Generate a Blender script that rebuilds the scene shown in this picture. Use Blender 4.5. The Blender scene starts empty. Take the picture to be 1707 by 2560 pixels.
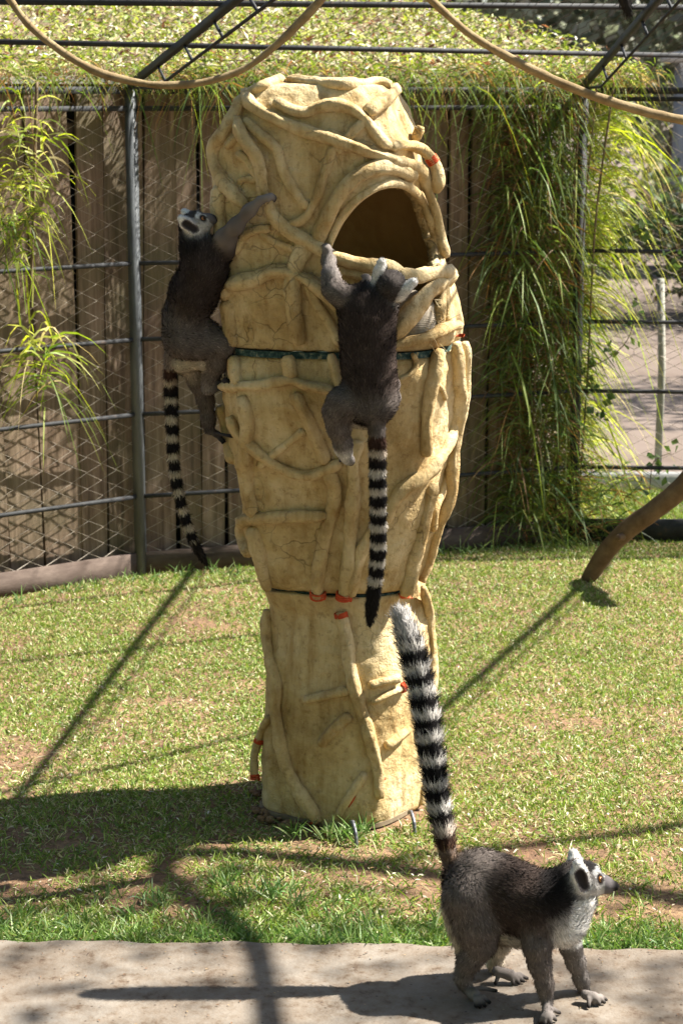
import bpy, bmesh, math, random
import numpy as np
from mathutils import Vector, Matrix, noise as mnoise
from mathutils.bvhtree import BVHTree

# ------------------------------------------------------------------ camera, light, exposure
random.seed(7)
rng = np.random.default_rng(11)
SC = bpy.context.scene
COL = SC.collection
CAM_H = 1.95
PITCH = math.radians(12.06)
F = 4888.0                      # focal length in photograph pixels
CX, CY = 853.5, 1280.0
cam_data = bpy.data.cameras.new('camera')
cam = bpy.data.objects.new('camera', cam_data)
COL.objects.link(cam)
cam.location = (0, 0, CAM_H)
cam.rotation_euler = (math.pi / 2 - PITCH, 0, 0)
cam_data.sensor_fit = 'VERTICAL'
cam_data.sensor_height = 36.0
cam_data.lens = 36.0 * F / 2560.0
cam_data.clip_start = 0.05
cam_data.clip_end = 500
cam_data.dof.use_dof = True
cam_data.dof.focus_distance = 4.85
cam_data.dof.aperture_fstop = 8.0
SC.camera = cam

SUN_EL = math.radians(50)
SUN_AZ = math.radians(78)       # clockwise from +Y
SUN_DIR = Vector((math.cos(SUN_EL) * math.sin(SUN_AZ), math.cos(SUN_EL) * math.cos(SUN_AZ), math.sin(SUN_EL)))
world = bpy.data.worlds.new('World')
SC.world = world
world.use_nodes = True
wn = world.node_tree
sky = wn.nodes.new('ShaderNodeTexSky')
sky.sky_type = 'NISHITA'
sky.sun_disc = False
sky.sun_elevation = SUN_EL
sky.sun_rotation = SUN_AZ
sky.air_density = 1.0
sky.dust_density = 1.0
sky.ozone_density = 0.6
wn.links.new(sky.outputs[0], wn.nodes['Background'].inputs[0])
wn.nodes['Background'].inputs[1].default_value = 0.05
sl = bpy.data.lights.new('sun', 'SUN')
sl.energy = 5.0
sl.angle = math.radians(0.55)
sl.color = (1.0, 0.955, 0.875)
so = bpy.data.objects.new('sun', sl)
COL.objects.link(so)
so.rotation_euler = (-SUN_DIR).to_track_quat('-Z', 'Y').to_euler()
so.location = SUN_DIR * 30
SC.view_settings.view_transform = 'Standard'
SC.view_settings.look = 'None'
SC.view_settings.gamma = 1.0
SC.view_settings.use_curve_mapping = False
SC.view_settings.exposure = 1.82
SC.render.engine = 'CYCLES'
SC.cycles.max_bounces = 8
SC.cycles.diffuse_bounces = 4
SC.cycles.transmission_bounces = 6
SC.cycles.transparent_max_bounces = 8

# ------------------------------------------------------------------ measuring helpers
cp, sp = math.cos(PITCH), math.sin(PITCH)
def ray(px, py):
    xc = (px - CX) / F; yc = (CY - py) / F
    return Vector((xc, cp + yc * sp, -sp + yc * cp))
def P(px, py, Y):
    d = ray(px, py); t = Y / d.y
    return Vector((d.x * t, Y, CAM_H + d.z * t))
def G(px, py, z=0.0):
    d = ray(px, py); t = (z - CAM_H) / d.z
    return Vector((d.x * t, d.y * t, z))
S = 1707 / 1568.0
def PD(x, y, Y): return P(x * S, y * S, Y)      # in 1568-wide measure
def GD(x, y, z=0.0): return G(x * S, y * S, z)
def to_px(v):
    dx, dy, dz = v[0], v[1], v[2] - CAM_H
    dep = dy * cp - dz * sp
    return CX + F * dx / dep, CY - F * (dy * sp + dz * cp) / dep

# ------------------------------------------------------------------ materials
def new_mat(name):
    m = bpy.data.materials.new(name); m.use_nodes = True
    nt = m.node_tree
    return m, nt, nt.nodes['Principled BSDF']
def N(nt, t, **kw):
    n = nt.nodes.new(t)
    for k, v in kw.items():
        if k in n.inputs: n.inputs[k].default_value = v
        else: setattr(n, k, v)
    return n
def ramp(nt, fac, stops):
    r = nt.nodes.new('ShaderNodeValToRGB')
    e = r.color_ramp.elements
    while len(e) < len(stops): e.new(0.5)
    for i, (p, c) in enumerate(stops):
        e[i].position = p; e[i].color = (*c, 1)
    nt.links.new(fac, r.inputs[0])
    return r
def noise_mat(name, stops, scale=8, detail=6, rough=0.9, bump=0.3, bump_scale=60, dist=0.004, stretch=None, spec=0.2,
              metallic=0.0, coords='Object', fine=None):
    m, nt, b = new_mat(name)
    tc = N(nt, 'ShaderNodeTexCoord')
    src = tc.outputs[coords]
    if stretch:
        mp = N(nt, 'ShaderNodeMapping'); mp.inputs['Scale'].default_value = stretch
        nt.links.new(src, mp.inputs[0]); src = mp.outputs[0]
    nz = N(nt, 'ShaderNodeTexNoise', Scale=scale, Detail=detail, Roughness=0.65)
    nt.links.new(src, nz.inputs['Vector'])
    r = ramp(nt, nz.outputs[0], stops)
    out = r.outputs[0]
    if fine:
        nf = N(nt, 'ShaderNodeTexNoise', Scale=fine[0], Detail=3.0)
        nt.links.new(src, nf.inputs['Vector'])
        rf = ramp(nt, nf.outputs[0], [(fine[1], fine[3]), (fine[2], (1, 1, 1))])
        mx = N(nt, 'ShaderNodeMix', data_type='RGBA', blend_type='MULTIPLY')
        mx.inputs[0].default_value = 1.0
        nt.links.new(out, mx.inputs[6]); nt.links.new(rf.outputs[0], mx.inputs[7])
        out = mx.outputs[2]
    nt.links.new(out, b.inputs['Base Color'])
    b.inputs['Roughness'].default_value = rough
    b.inputs['Specular IOR Level'].default_value = spec
    b.inputs['Metallic'].default_value = metallic
    if bump:
        nb = N(nt, 'ShaderNodeTexNoise', Scale=bump_scale, Detail=6.0, Roughness=0.6)
        nt.links.new(src, nb.inputs['Vector'])
        bp = N(nt, 'ShaderNodeBump', Strength=bump, Distance=dist)
        nt.links.new(nb.outputs[0], bp.inputs['Height'])
        nt.links.new(bp.outputs[0], b.inputs['Normal'])
    return m
def attr_mat(name, rough=0.8, trans=0.0, spec=0.2, attr='Col', mul=1.0):
    m, nt, b = new_mat(name)
    a = N(nt, 'ShaderNodeAttribute', attribute_name=attr)
    nt.links.new(a.outputs['Color'], b.inputs['Base Color'])
    b.inputs['Roughness'].default_value = rough
    b.inputs['Specular IOR Level'].default_value = spec
    if trans:
        t = N(nt, 'ShaderNodeBsdfTranslucent')
        hs = N(nt, 'ShaderNodeHueSaturation', Saturation=1.15, Value=1.5)
        nt.links.new(a.outputs['Color'], hs.inputs['Color'])
        nt.links.new(hs.outputs[0], t.inputs['Color'])
        mx = N(nt, 'ShaderNodeMixShader'); mx.inputs[0].default_value = trans
        nt.links.new(b.outputs[0], mx.inputs[1]); nt.links.new(t.outputs[0], mx.inputs[2])
        nt.links.new(mx.outputs[0], nt.nodes['Material Output'].inputs[0])
    return m
def clay_mat():
    m, nt, b = new_mat('ochre_clay')
    tc = N(nt, 'ShaderNodeTexCoord'); src = tc.outputs['Object']
    n1 = N(nt, 'ShaderNodeTexNoise', Scale=5.0, Detail=8.0, Roughness=0.68)
    nt.links.new(src, n1.inputs['Vector'])
    r1 = ramp(nt, n1.outputs[0], [(0.30, (0.36, 0.238, 0.094)), (0.46, (0.52, 0.38, 0.182)), (0.64, (0.67, 0.54, 0.32))])
    n2 = N(nt, 'ShaderNodeTexNoise', Scale=55.0, Detail=4.0, Roughness=0.7)
    nt.links.new(src, n2.inputs['Vector'])
    r2 = ramp(nt, n2.outputs[0], [(0.32, (0.42, 0.34, 0.24)), (0.45, (1, 1, 1))])
    # vertical trowel streaks and rusty stains
    mps = N(nt, 'ShaderNodeMapping'); mps.inputs['Scale'].default_value = (1, 1, .16)
    nt.links.new(src, mps.inputs[0])
    ns = N(nt, 'ShaderNodeTexNoise', Scale=26.0, Detail=6.0, Roughness=0.7)
    nt.links.new(mps.outputs[0], ns.inputs['Vector'])
    rs_ = ramp(nt, ns.outputs[0], [(0.34, (0.66, 0.56, 0.42)), (0.52, (1, 1, 1)), (0.7, (1.12, 1.12, 1.14))])
    mst = N(nt, 'ShaderNodeMix', data_type='RGBA', blend_type='MULTIPLY'); mst.inputs[0].default_value = 0.75
    nt.links.new(r1.outputs[0], mst.inputs[6]); nt.links.new(rs_.outputs[0], mst.inputs[7])
    mx = N(nt, 'ShaderNodeMix', data_type='RGBA', blend_type='MULTIPLY'); mx.inputs[0].default_value = 0.5
    nt.links.new(mst.outputs[2], mx.inputs[6]); nt.links.new(r2.outputs[0], mx.inputs[7])
    # pits and cracks
    wp = N(nt, 'ShaderNodeMix', data_type='RGBA'); wp.inputs[0].default_value = 0.12
    n4 = N(nt, 'ShaderNodeTexNoise', Scale=9.0, Detail=3.0)
    nt.links.new(src, n4.inputs['Vector'])
    nt.links.new(src, wp.inputs[6]); nt.links.new(n4.outputs['Color'], wp.inputs[7])
    vo = N(nt, 'ShaderNodeTexVoronoi', feature='DISTANCE_TO_EDGE', Scale=13.0)
    nt.links.new(wp.outputs[2], vo.inputs['Vector'])
    rv = ramp(nt, vo.outputs['Distance'], [(0.0, (0.0, 0.0, 0.0)), (0.022, (1, 1, 1))])
    nm = N(nt, 'ShaderNodeTexNoise', Scale=4.0, Detail=2.0)
    nt.links.new(src, nm.inputs['Vector'])
    rm = ramp(nt, nm.outputs[0], [(0.36, (0, 0, 0)), (0.46, (1, 1, 1))])
    cr = N(nt, 'ShaderNodeMix', data_type='RGBA', blend_type='LIGHTEN'); cr.inputs[0].default_value = 1.0
    nt.links.new(rv.outputs[0], cr.inputs[6]); nt.links.new(rm.outputs[0], cr.inputs[7])
    mc = N(nt, 'ShaderNodeMix', data_type='RGBA', blend_type='MULTIPLY'); mc.inputs[0].default_value = 0.4
    nt.links.new(mx.outputs[2], mc.inputs[6]); nt.links.new(cr.outputs[2], mc.inputs[7])
    nt.links.new(mc.outputs[2], b.inputs['Base Color'])
    b.inputs['Roughness'].default_value = 0.85
    b.inputs['Specular IOR Level'].default_value = 0.25
    n3 = N(nt, 'ShaderNodeTexNoise', Scale=38.0, Detail=8.0, Roughness=0.65)
    nt.links.new(src, n3.inputs['Vector'])
    bp = N(nt, 'ShaderNodeBump', Strength=0.85, Distance=0.014)
    nt.links.new(n3.outputs[0], bp.inputs['Height'])
    bp2 = N(nt, 'ShaderNodeBump', Strength=0.5, Distance=0.006)
    nt.links.new(cr.outputs[2], bp2.inputs['Height']); nt.links.new(bp.outputs[0], bp2.inputs['Normal'])
    nt.links.new(bp2.outputs[0], b.inputs['Normal'])
    return m
M = {}
M['clay'] = clay_mat()
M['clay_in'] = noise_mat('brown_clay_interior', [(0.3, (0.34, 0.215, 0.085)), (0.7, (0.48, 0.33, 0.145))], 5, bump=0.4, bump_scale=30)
M['paint'] = noise_mat('red_orange_cord', [(0.36, (0.40, 0.26, 0.12)), (0.44, (0.42, 0.055, 0.02)), (0.7, (0.58, 0.10, 0.035))], 42, bump=0.3, bump_scale=120)
M['base'] = noise_mat('mortar_base', [(0.3, (0.12, 0.09, 0.06)), (0.7, (0.25, 0.20, 0.13))], 20)
M['rim'] = noise_mat('speckled_dark_rim', [(0.40, (0.012, 0.03, 0.028)), (0.55, (0.05, 0.09, 0.08)), (0.66, (0.30, 0.26, 0.16))], 90, bump=0.3, bump_scale=90)
M['steel'] = noise_mat('dark_painted_steel', [(0.3, (0.016, 0.017, 0.018)), (0.6, (0.035, 0.036, 0.038)), (0.75, (0.075, 0.05, 0.035))], 24, rough=0.68, bump=0.2, bump_scale=150, spec=0.3)
M['post'] = noise_mat('weathered_post_steel', [(0.3, (0.05, 0.055, 0.06)), (0.7, (0.13, 0.14, 0.145))], 14, rough=0.6, bump=0.2, bump_scale=120, stretch=(1, 1, .3), spec=0.4)
M['wire'] = noise_mat('rusty_galvanised_wire', [(0.35, (0.24, 0.19, 0.14)), (0.65, (0.52, 0.46, 0.38))], 9, rough=0.55, bump=0, spec=0.4)
M['roofwire'] = noise_mat('rust_brown_wire', [(0.35, (0.05, 0.03, 0.02)), (0.65, (0.13, 0.085, 0.06))], 9, rough=0.6, bump=0)
M['plank'] = None
M['kick'] = noise_mat('rusty_kick_board', [(0.3, (0.055, 0.038, 0.030)), (0.7, (0.13, 0.098, 0.080))], 7, bump=0.4, bump_scale=50, stretch=(1, 1, 3))
M['log'] = noise_mat('brown_bark', [(0.3, (0.085, 0.052, 0.028)), (0.7, (0.19, 0.13, 0.075))], 14, bump=0.5, bump_scale=55)
M['liana'] = noise_mat('pale_liana_bark', [(0.3, (0.17, 0.115, 0.055)), (0.7, (0.31, 0.235, 0.13))], 22, bump=0.5, bump_scale=110)
M['burlap'] = None
M['blade'] = attr_mat('grass_blade', 0.55, 0.45, 0.35)
M['lawnblade'] = attr_mat('lawn_grass_blade', 0.5, 0.28, 0.4)
M['leaf'] = attr_mat('leaf', 0.5, 0.35, 0.35)
M['fur'] = attr_mat('lemur_fur', 0.95, 0.0, 0.08)
M['stem'] = noise_mat('dry_stem', [(0.3, (0.10, 0.07, 0.04)), (0.7, (0.2, 0.15, 0.09))], 20, bump=0.2)
M['rebar'] = noise_mat('ribbed_steel_stake', [(0.3, (0.07, 0.07, 0.08)), (0.7, (0.2, 0.2, 0.21))], 40, rough=0.45, bump=0.2, metallic=0.5)
M['timber'] = noise_mat('grey_post_timber', [(0.3, (0.20, 0.20, 0.17)), (0.7, (0.36, 0.35, 0.29))], 9, bump=0.3, stretch=(1, 1, .2))

def plank_mat(i):
    m, nt, b = new_mat('weathered_plank_%s' % 'abcdefgh'[i])
    tc = N(nt, 'ShaderNodeTexCoord')
    mp = N(nt, 'ShaderNodeMapping'); mp.inputs['Scale'].default_value = (1, 1, 0.07)
    mp.inputs['Location'].default_value = (i * 3.1, i * 1.7, i)
    nt.links.new(tc.outputs['Object'], mp.inputs[0])
    n1 = N(nt, 'ShaderNodeTexNoise', Scale=38.0, Detail=8.0, Roughness=0.7)
    nt.links.new(mp.outputs[0], n1.inputs['Vector'])
    k = [1.0, .86, 1.1, .93][i % 4]
    r1 = ramp(nt, n1.outputs[0], [(0.28, (0.048 * k, 0.029 * k, 0.018 * k)), (0.5, (0.16 * k, 0.107 * k, 0.069 * k)), (0.72, (0.32 * k, 0.235 * k, 0.165 * k))])
    # green algae towards the damp parts, in blotches of their own
    n2 = N(nt, 'ShaderNodeTexNoise', Scale=3.0, Detail=5.0)
    mp2 = N(nt, 'ShaderNodeMapping'); mp2.inputs['Location'].default_value = (i * 2.3, 0, i * 1.1)
    nt.links.new(tc.outputs['Object'], mp2.inputs[0]); nt.links.new(mp2.outputs[0], n2.inputs['Vector'])
    r2 = ramp(nt, n2.outputs[0], [(0.42, (0, 0, 0)), (0.68, (0.6, 0.6, 0.6))])
    mx = N(nt, 'ShaderNodeMix', data_type='RGBA')
    nt.links.new(r2.outputs[0], mx.inputs[0]); nt.links.new(r1.outputs[0], mx.inputs[6])
    mx.inputs[7].default_value = (0.105, 0.10, 0.045, 1)
    nt.links.new(mx.outputs[2], b.inputs['Base Color'])
    b.inputs['Roughness'].default_value = 0.9
    bp = N(nt, 'ShaderNodeBump', Strength=0.5, Distance=0.006)
    nt.links.new(n1.outputs[0], bp.inputs['Height']); nt.links.new(bp.outputs[0], b.inputs['Normal'])
    return m
PLANKM = [plank_mat(i) for i in range(4)]

def burlap_mat():
    m, nt, b = new_mat('coarse_burlap')
    tc = N(nt, 'ShaderNodeTexCoord'); src = tc.outputs['UV']
    w1 = N(nt, 'ShaderNodeTexWave', wave_type='BANDS', bands_direction='X', Scale=14.0, Distortion=0.6)
    w2 = N(nt, 'ShaderNodeTexWave', wave_type='BANDS', bands_direction='Y', Scale=9.0, Distortion=0.6)
    nt.links.new(src, w1.inputs['Vector']); nt.links.new(src, w2.inputs['Vector'])
    mu = N(nt, 'ShaderNodeMath', operation='MAXIMUM')
    nt.links.new(w1.outputs['Fac'], mu.inputs[0]); nt.links.new(w2.outputs['Fac'], mu.inputs[1])
    r = ramp(nt, mu.outputs[0], [(0.35, (0.10, 0.075, 0.05)), (0.7, (0.50, 0.43, 0.33))])
    nt.links.new(r.outputs[0], b.inputs['Base Color'])
    b.inputs['Roughness'].default_value = 1.0
    bp = N(nt, 'ShaderNodeBump', Strength=0.8, Distance=0.004)
    nt.links.new(mu.outputs[0], bp.inputs['Height']); nt.links.new(bp.outputs[0], b.inputs['Normal'])
    return m
M['burlap'] = burlap_mat()

def ground_mat():
    m, nt, b = new_mat('lawn_soil')
    tc = N(nt, 'ShaderNodeTexCoord')
    n1 = N(nt, 'ShaderNodeTexNoise', Scale=3.2, Detail=8.0, Roughness=0.7)
    nt.links.new(tc.outputs['Object'], n1.inputs['Vector'])
    n2 = N(nt, 'ShaderNodeTexNoise', Scale=70.0, Detail=5.0, Roughness=0.7)
    nt.links.new(tc.outputs['Object'], n2.inputs['Vector'])
    r1 = ramp(nt, n1.outputs[0], [(0.35, (0.15, 0.080, 0.043)), (0.6, (0.26, 0.16, 0.085))])
    r2 = ramp(nt, n2.outputs[0], [(0.32, (0.45, 0.42, 0.38)), (0.55, (1, 1, 1)), (0.72, (1.5, 1.45, 1.3))])
    mx = N(nt, 'ShaderNodeMix', data_type='RGBA', blend_type='MULTIPLY'); mx.inputs[0].default_value = 1.0
    nt.links.new(r1.outputs[0], mx.inputs[6]); nt.links.new(r2.outputs[0], mx.inputs[7])
    nt.links.new(mx.outputs[2], b.inputs['Base Color'])
    b.inputs['Roughness'].default_value = 1.0
    bp = N(nt, 'ShaderNodeBump', Strength=0.8, Distance=0.015)
    nt.links.new(n2.outputs[0], bp.inputs['Height']); nt.links.new(bp.outputs[0], b.inputs['Normal'])
    return m
M['soil'] = ground_mat()

def path_mat():
    m, nt, b = new_mat('worn_concrete')
    tc = N(nt, 'ShaderNodeTexCoord'); src = tc.outputs['Object']
    n1 = N(nt, 'ShaderNodeTexNoise', Scale=2.6, Detail=8.0, Roughness=0.65)
    nt.links.new(src, n1.inputs['Vector'])
    r1 = ramp(nt, n1.outputs[0], [(0.3, (0.120, 0.092, 0.066)), (0.5, (0.165, 0.140, 0.112)), (0.7, (0.205, 0.183, 0.155))])
    n2 = N(nt, 'ShaderNodeTexNoise', Scale=22.0, Detail=5.0, Roughness=0.75)
    nt.links.new(src, n2.inputs['Vector'])
    r2 = ramp(nt, n2.outputs[0], [(0.33, (0.50, 0.36, 0.25)), (0.44, (0.90, 0.82, 0.74)), (0.6, (1.10, 1.08, 1.06))])
    mx = N(nt, 'ShaderNodeMix', data_type='RGBA', blend_type='MULTIPLY'); mx.inputs[0].default_value = 1.0
    nt.links.new(r1.outputs[0], mx.inputs[6]); nt.links.new(r2.outputs[0], mx.inputs[7])
    vo = N(nt, 'ShaderNodeTexVoronoi', Scale=34.0, Randomness=1.0)
    nt.links.new(src, vo.inputs['Vector'])
    rv = ramp(nt, vo.outputs['Distance'], [(0.07, (0.28, 0.2, 0.15)), (0.13, (1, 1, 1))])
    m2 = N(nt, 'ShaderNodeMix', data_type='RGBA', blend_type='MULTIPLY'); m2.inputs[0].default_value = 0.8
    nt.links.new(mx.outputs[2], m2.inputs[6]); nt.links.new(rv.outputs[0], m2.inputs[7])
    nt.links.new(m2.outputs[2], b.inputs['Base Color'])
    b.inputs['Roughness'].default_value = 0.9
    n3 = N(nt, 'ShaderNodeTexNoise', Scale=120.0, Detail=6.0)
    nt.links.new(src, n3.inputs['Vector'])
    bp = N(nt, 'ShaderNodeBump', Strength=0.45, Distance=0.004)
    nt.links.new(n3.outputs[0], bp.inputs['Height']); nt.links.new(bp.outputs[0], b.inputs['Normal'])
    return m
M['path'] = path_mat()
M['yard'] = noise_mat('bare_earth_yard', [(0.3, (0.115, 0.085, 0.066)), (0.7, (0.18, 0.142, 0.118))], 1.2, bump=0.3, bump_scale=20)
M['kerb'] = noise_mat('pale_kerb', [(0.3, (0.5, 0.48, 0.44)), (0.7, (0.65, 0.63, 0.58))], 6)
M['wall'] = noise_mat('grey_plaster', [(0.3, (0.26, 0.26, 0.27)), (0.7, (0.36, 0.36, 0.36))], 2)

# ------------------------------------------------------------------ object helpers
def finish(o, label=None, cat=None, group=None, kind=None):
    if label: o['label'] = label
    if cat: o['category'] = cat
    if group: o['group'] = group
    if kind: o['kind'] = kind
    return o
def mesh_np(name, verts, faces, mat=None, parent=None, cols=None, smooth=False, nrm=None):
    """faces: list of (k, array n x k) blocks"""
    me = bpy.data.meshes.new(name)
    verts = np.asarray(verts, dtype=np.float32).reshape(-1, 3)
    me.vertices.add(len(verts)); me.vertices.foreach_set('co', verts.ravel())
    if not isinstance(faces, list): faces = [faces]
    faces = [np.asarray(f, dtype=np.int32) for f in faces if len(f)]
    li = np.concatenate([f.ravel() for f in faces])
    tot = np.concatenate([np.full(len(f), f.shape[1], np.int32) for f in faces])
    st = np.concatenate([[0], np.cumsum(tot)[:-1]]).astype(np.int32)
    me.loops.add(len(li)); me.loops.foreach_set('vertex_index', li)
    me.polygons.add(len(tot)); me.polygons.foreach_set('loop_start', st); me.polygons.foreach_set('loop_total', tot)
    if smooth: me.polygons.foreach_set('use_smooth', np.ones(len(tot), bool))
    me.update(calc_edges=True); me.validate()
    if cols is not None:
        a = me.color_attributes.new('Col', 'FLOAT_COLOR', 'POINT')
        c = np.ones((len(verts), 4), np.float32); c[:, :3] = cols
        a.data.foreach_set('color', c.ravel())
    if nrm is not None:
        me.normals_split_custom_set_from_vertices(np.asarray(nrm, np.float32).tolist())
    if mat: me.materials.append(mat)
    o = bpy.data.objects.new(name, me); COL.objects.link(o)
    if parent: o.parent = parent
    return o
def empty(name, loc=(0, 0, 0)):
    o = bpy.data.objects.new(name, None); COL.objects.link(o); o.location = loc
    o.empty_display_size = 0.1
    return o
def under(o, root):
    """parent o (modelled in world space) to root, keeping its place"""
    o.parent = root
    o.matrix_parent_inverse = Matrix.Translation(-Vector(root.location))
    return o
def catmull(pts, step):
    pts = [Vector(p) for p in pts]
    if len(pts) == 2: pts = [pts[0], (pts[0] + pts[1]) / 2, pts[1]]
    ext = [pts[0] * 2 - pts[1]] + pts + [pts[-1] * 2 - pts[-2]]
    out = []
    for i in range(1, len(ext) - 2):
        p0, p1, p2, p3 = ext[i - 1:i + 3]
        n = max(2, int((p2 - p1).length / step))
        for j in range(n):
            t = j / n
            out.append(0.5 * ((2 * p1) + (p2 - p0) * t + (2 * p0 - 5 * p1 + 4 * p2 - p3) * t * t + (3 * p1 - p0 - 3 * p2 + p3) * t ** 3))
    out.append(pts[-1])
    return out
def tube_geo(path, radius, sides=8, wob=0.0, wob_scale=30, cap=True, seed=0, groove=0.0):
    """radius: number or function of 0..1"""
    n = len(path)
    V, Fq, Ft = [], [], []
    up = Vector((0.13, -0.31, 0.94)).normalized()
    prev = None
    for i, p in enumerate(path):
        t = (path[min(i + 1, n - 1)] - path[max(i - 1, 0)])
        if t.length < 1e-9: t = Vector((0, 0, 1))
        t.normalize()
        if prev is None:
            a = t.cross(up)
            if a.length < 0.1: a = t.cross(Vector((1, 0, 0)))
        else:
            a = prev - t * prev.dot(t)
        a.normalize(); prev = a
        b = t.cross(a)
        r = radius(i / max(1, n - 1)) if callable(radius) else radius
        for k in range(sides):
            an = 2 * math.pi * k / sides
            d = a * math.cos(an) + b * math.sin(an)
            rr = r
            if wob:
                q = (p + d * r) * wob_scale + Vector((seed * 7.3, 0, 0))
                rr = r * (1 + wob * (mnoise.noise(q * 0.35) * 1.2 + 0.6 * mnoise.noise(q) + 0.45 * mnoise.noise(q * 2.7)))
                if groove: rr += r * groove * mnoise.noise(Vector((k * .9 + seed, i * .06, seed * 3.1)))
            V.append(p + d * rr)
    for i in range(n - 1):
        for k in range(sides):
            k2 = (k + 1) % sides
            Fq.append((i * sides + k, i * sides + k2, (i + 1) * sides + k2, (i + 1) * sides + k))
    if cap:
        for base, c, flip in ((0, path[0], True), ((n - 1) * sides, path[-1], False)):
            ci = len(V); V.append(Vector(c))
            for k in range(sides):
                k2 = (k + 1) % sides
                Ft.append((ci, base + k2, base + k) if flip else (ci, base + k, base + k2))
    return np.array([tuple(v) for v in V]), np.array(Fq), (np.array(Ft) if Ft else np.zeros((0, 3), int))
class Geo:
    def __init__(s): s.v = []; s.q = []; s.t = []; s.c = []; s.n = 0
    def add(s, v, q=None, t=None, c=None):
        v = np.asarray(v, float).reshape(-1, 3)
        s.v.append(v)
        if q is not None and len(q): s.q.append(np.asarray(q) + s.n)
        if t is not None and len(t): s.t.append(np.asarray(t) + s.n)
        if c is not None: s.c.append(np.asarray(c).reshape(-1, 3) if np.ndim(c) > 1 else np.tile(c, (len(v), 1)))
        s.n += len(v)
    def tube(s, path, r, sides=8, **k): s.add(*tube_geo([Vector(p) for p in path], r, sides, **k))
    def box(s, c, ax, ay, az):
        """centre and three half-axis vectors"""
        c = np.array(c, float); ax, ay, az = (np.array(a, float) for a in (ax, ay, az))
        v = [c + sx * ax + sy * ay + sz * az for sz in (-1, 1) for sy in (-1, 1) for sx in (-1, 1)]
        s.add(v, [(0, 2, 3, 1), (4, 5, 7, 6), (0, 1, 5, 4), (2, 6, 7, 3), (0, 4, 6, 2), (1, 3, 7, 5)])
    def build(s, name, mat, parent=None, smooth=False):
        f = []
        if s.q: f.append(np.concatenate(s.q))
        if s.t: f.append(np.concatenate(s.t))
        o = mesh_np(name, np.concatenate(s.v), f, mat, None, np.concatenate(s.c) if s.c else None, smooth)
        if parent: under(o, parent)
        return o

# ------------------------------------------------------------------ blades and leaves (vectorised)
def blades(root, dirn, length, width, droop, col, segs=4, face=None, tipcol=None, wind=None):
    """ribbon blades; returns verts (n, 2*segs+1, 3), faces, cols"""
    n = len(root)
    t = np.linspace(0, 1, segs + 1)[None, :, None]
    L = np.asarray(length).reshape(n, 1, 1); W = np.asarray(width).reshape(n, 1, 1); D = np.asarray(droop).reshape(n, 1, 1)
    d = dirn / np.linalg.norm(dirn, axis=1, keepdims=True)
    g = np.array([0, 0, -1.0])
    path = root[:, None, :] + d[:, None, :] * (t * L) + g * (t ** 2 * D * L)
    if face is None:
        a = rng.uniform(0, 2 * np.pi, n); f = np.stack([np.cos(a), np.sin(a), 0.25 * rng.normal(size=n)], 1)
    else: f = face
    side = np.cross(d, f); side /= np.linalg.norm(side, axis=1, keepdims=True) + 1e-9
    prof = np.clip(np.array([0.75, 1.0, 0.9, 0.65, 0.4, .3]), 0, 1)
    prof = np.interp(np.linspace(0, 1, segs + 1), [0, .3, .6, .85, 1], [.7, 1, .85, .5, 0])
    off = side[:, None, :] * (W * prof[None, :, None])
    Lf = path - off; Rt = path + off
    V = np.empty((n, 2 * segs + 1, 3))
    V[:, 0:2 * segs:2] = Lf[:, :segs]; V[:, 1:2 * segs:2] = Rt[:, :segs]; V[:, 2 * segs] = path[:, segs]
    q = [(2 * i, 2 * i + 1, 2 * i + 3, 2 * i + 2) for i in range(segs - 1)]
    tr = [(2 * segs - 2, 2 * segs - 1, 2 * segs)]
    base = (np.arange(n) * (2 * segs + 1))[:, None, None]
    Q = (np.array(q).reshape(1, -1, 4) + base).reshape(-1, 4) if q else np.zeros((0, 4), int)
    T = (np.array(tr).reshape(1, -1, 3) + base).reshape(-1, 3)
    C = np.repeat(col[:, None, :], 2 * segs + 1, 1)
    if tipcol is not None:
        w = np.zeros(2 * segs + 1); w[0:2 * segs:2] = w[1:2 * segs:2] = np.linspace(0, 1, segs + 1)[:segs]; w[-1] = 1
        C = C * (1 - w[None, :, None]) + tipcol[:, None, :] * w[None, :, None]
    return V, Q, T, C
def mixcols(n, cols, p, jit=0.15):
    cols = np.array(cols); i = rng.choice(len(cols), n, p=np.array(p) / np.sum(p))
    return np.clip(cols[i] * (1 + jit * rng.normal(size=(n, 1))), 0.003, 1)
def leaves(cent, size, col, flat=0.0, aspect=0.6):
    """folded leaf rhombs: two triangles each"""
    n = len(cent)
    d = rng.normal(size=(n, 3)); d[:, 2] *= (1 - flat); d /= np.linalg.norm(d, axis=1, keepdims=True)
    nn = rng.normal(size=(n, 3)) * (1 - flat); nn[:, 2] += 1.2 * flat + 0.3
    s = np.cross(d, nn); s /= np.linalg.norm(s, axis=1, keepdims=True) + 1e-9
    up = np.cross(s, d)
    L = np.asarray(size).reshape(-1, 1); 
    a = cent - d * L * .5; b = cent + d * L * .5
    c1 = cent + s * L * .5 * aspect + up * L * .08; c2 = cent - s * L * .5 * aspect + up * L * .08
    V = np.stack([a, c1, b, c2], 1).reshape(-1, 3)
    base = np.arange(n) * 4
    T = np.concatenate([np.stack([base, base + 1, base + 2], 1), np.stack([base, base + 2, base + 3], 1)])
    return V, T, np.repeat(col, 4, 0)

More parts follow.
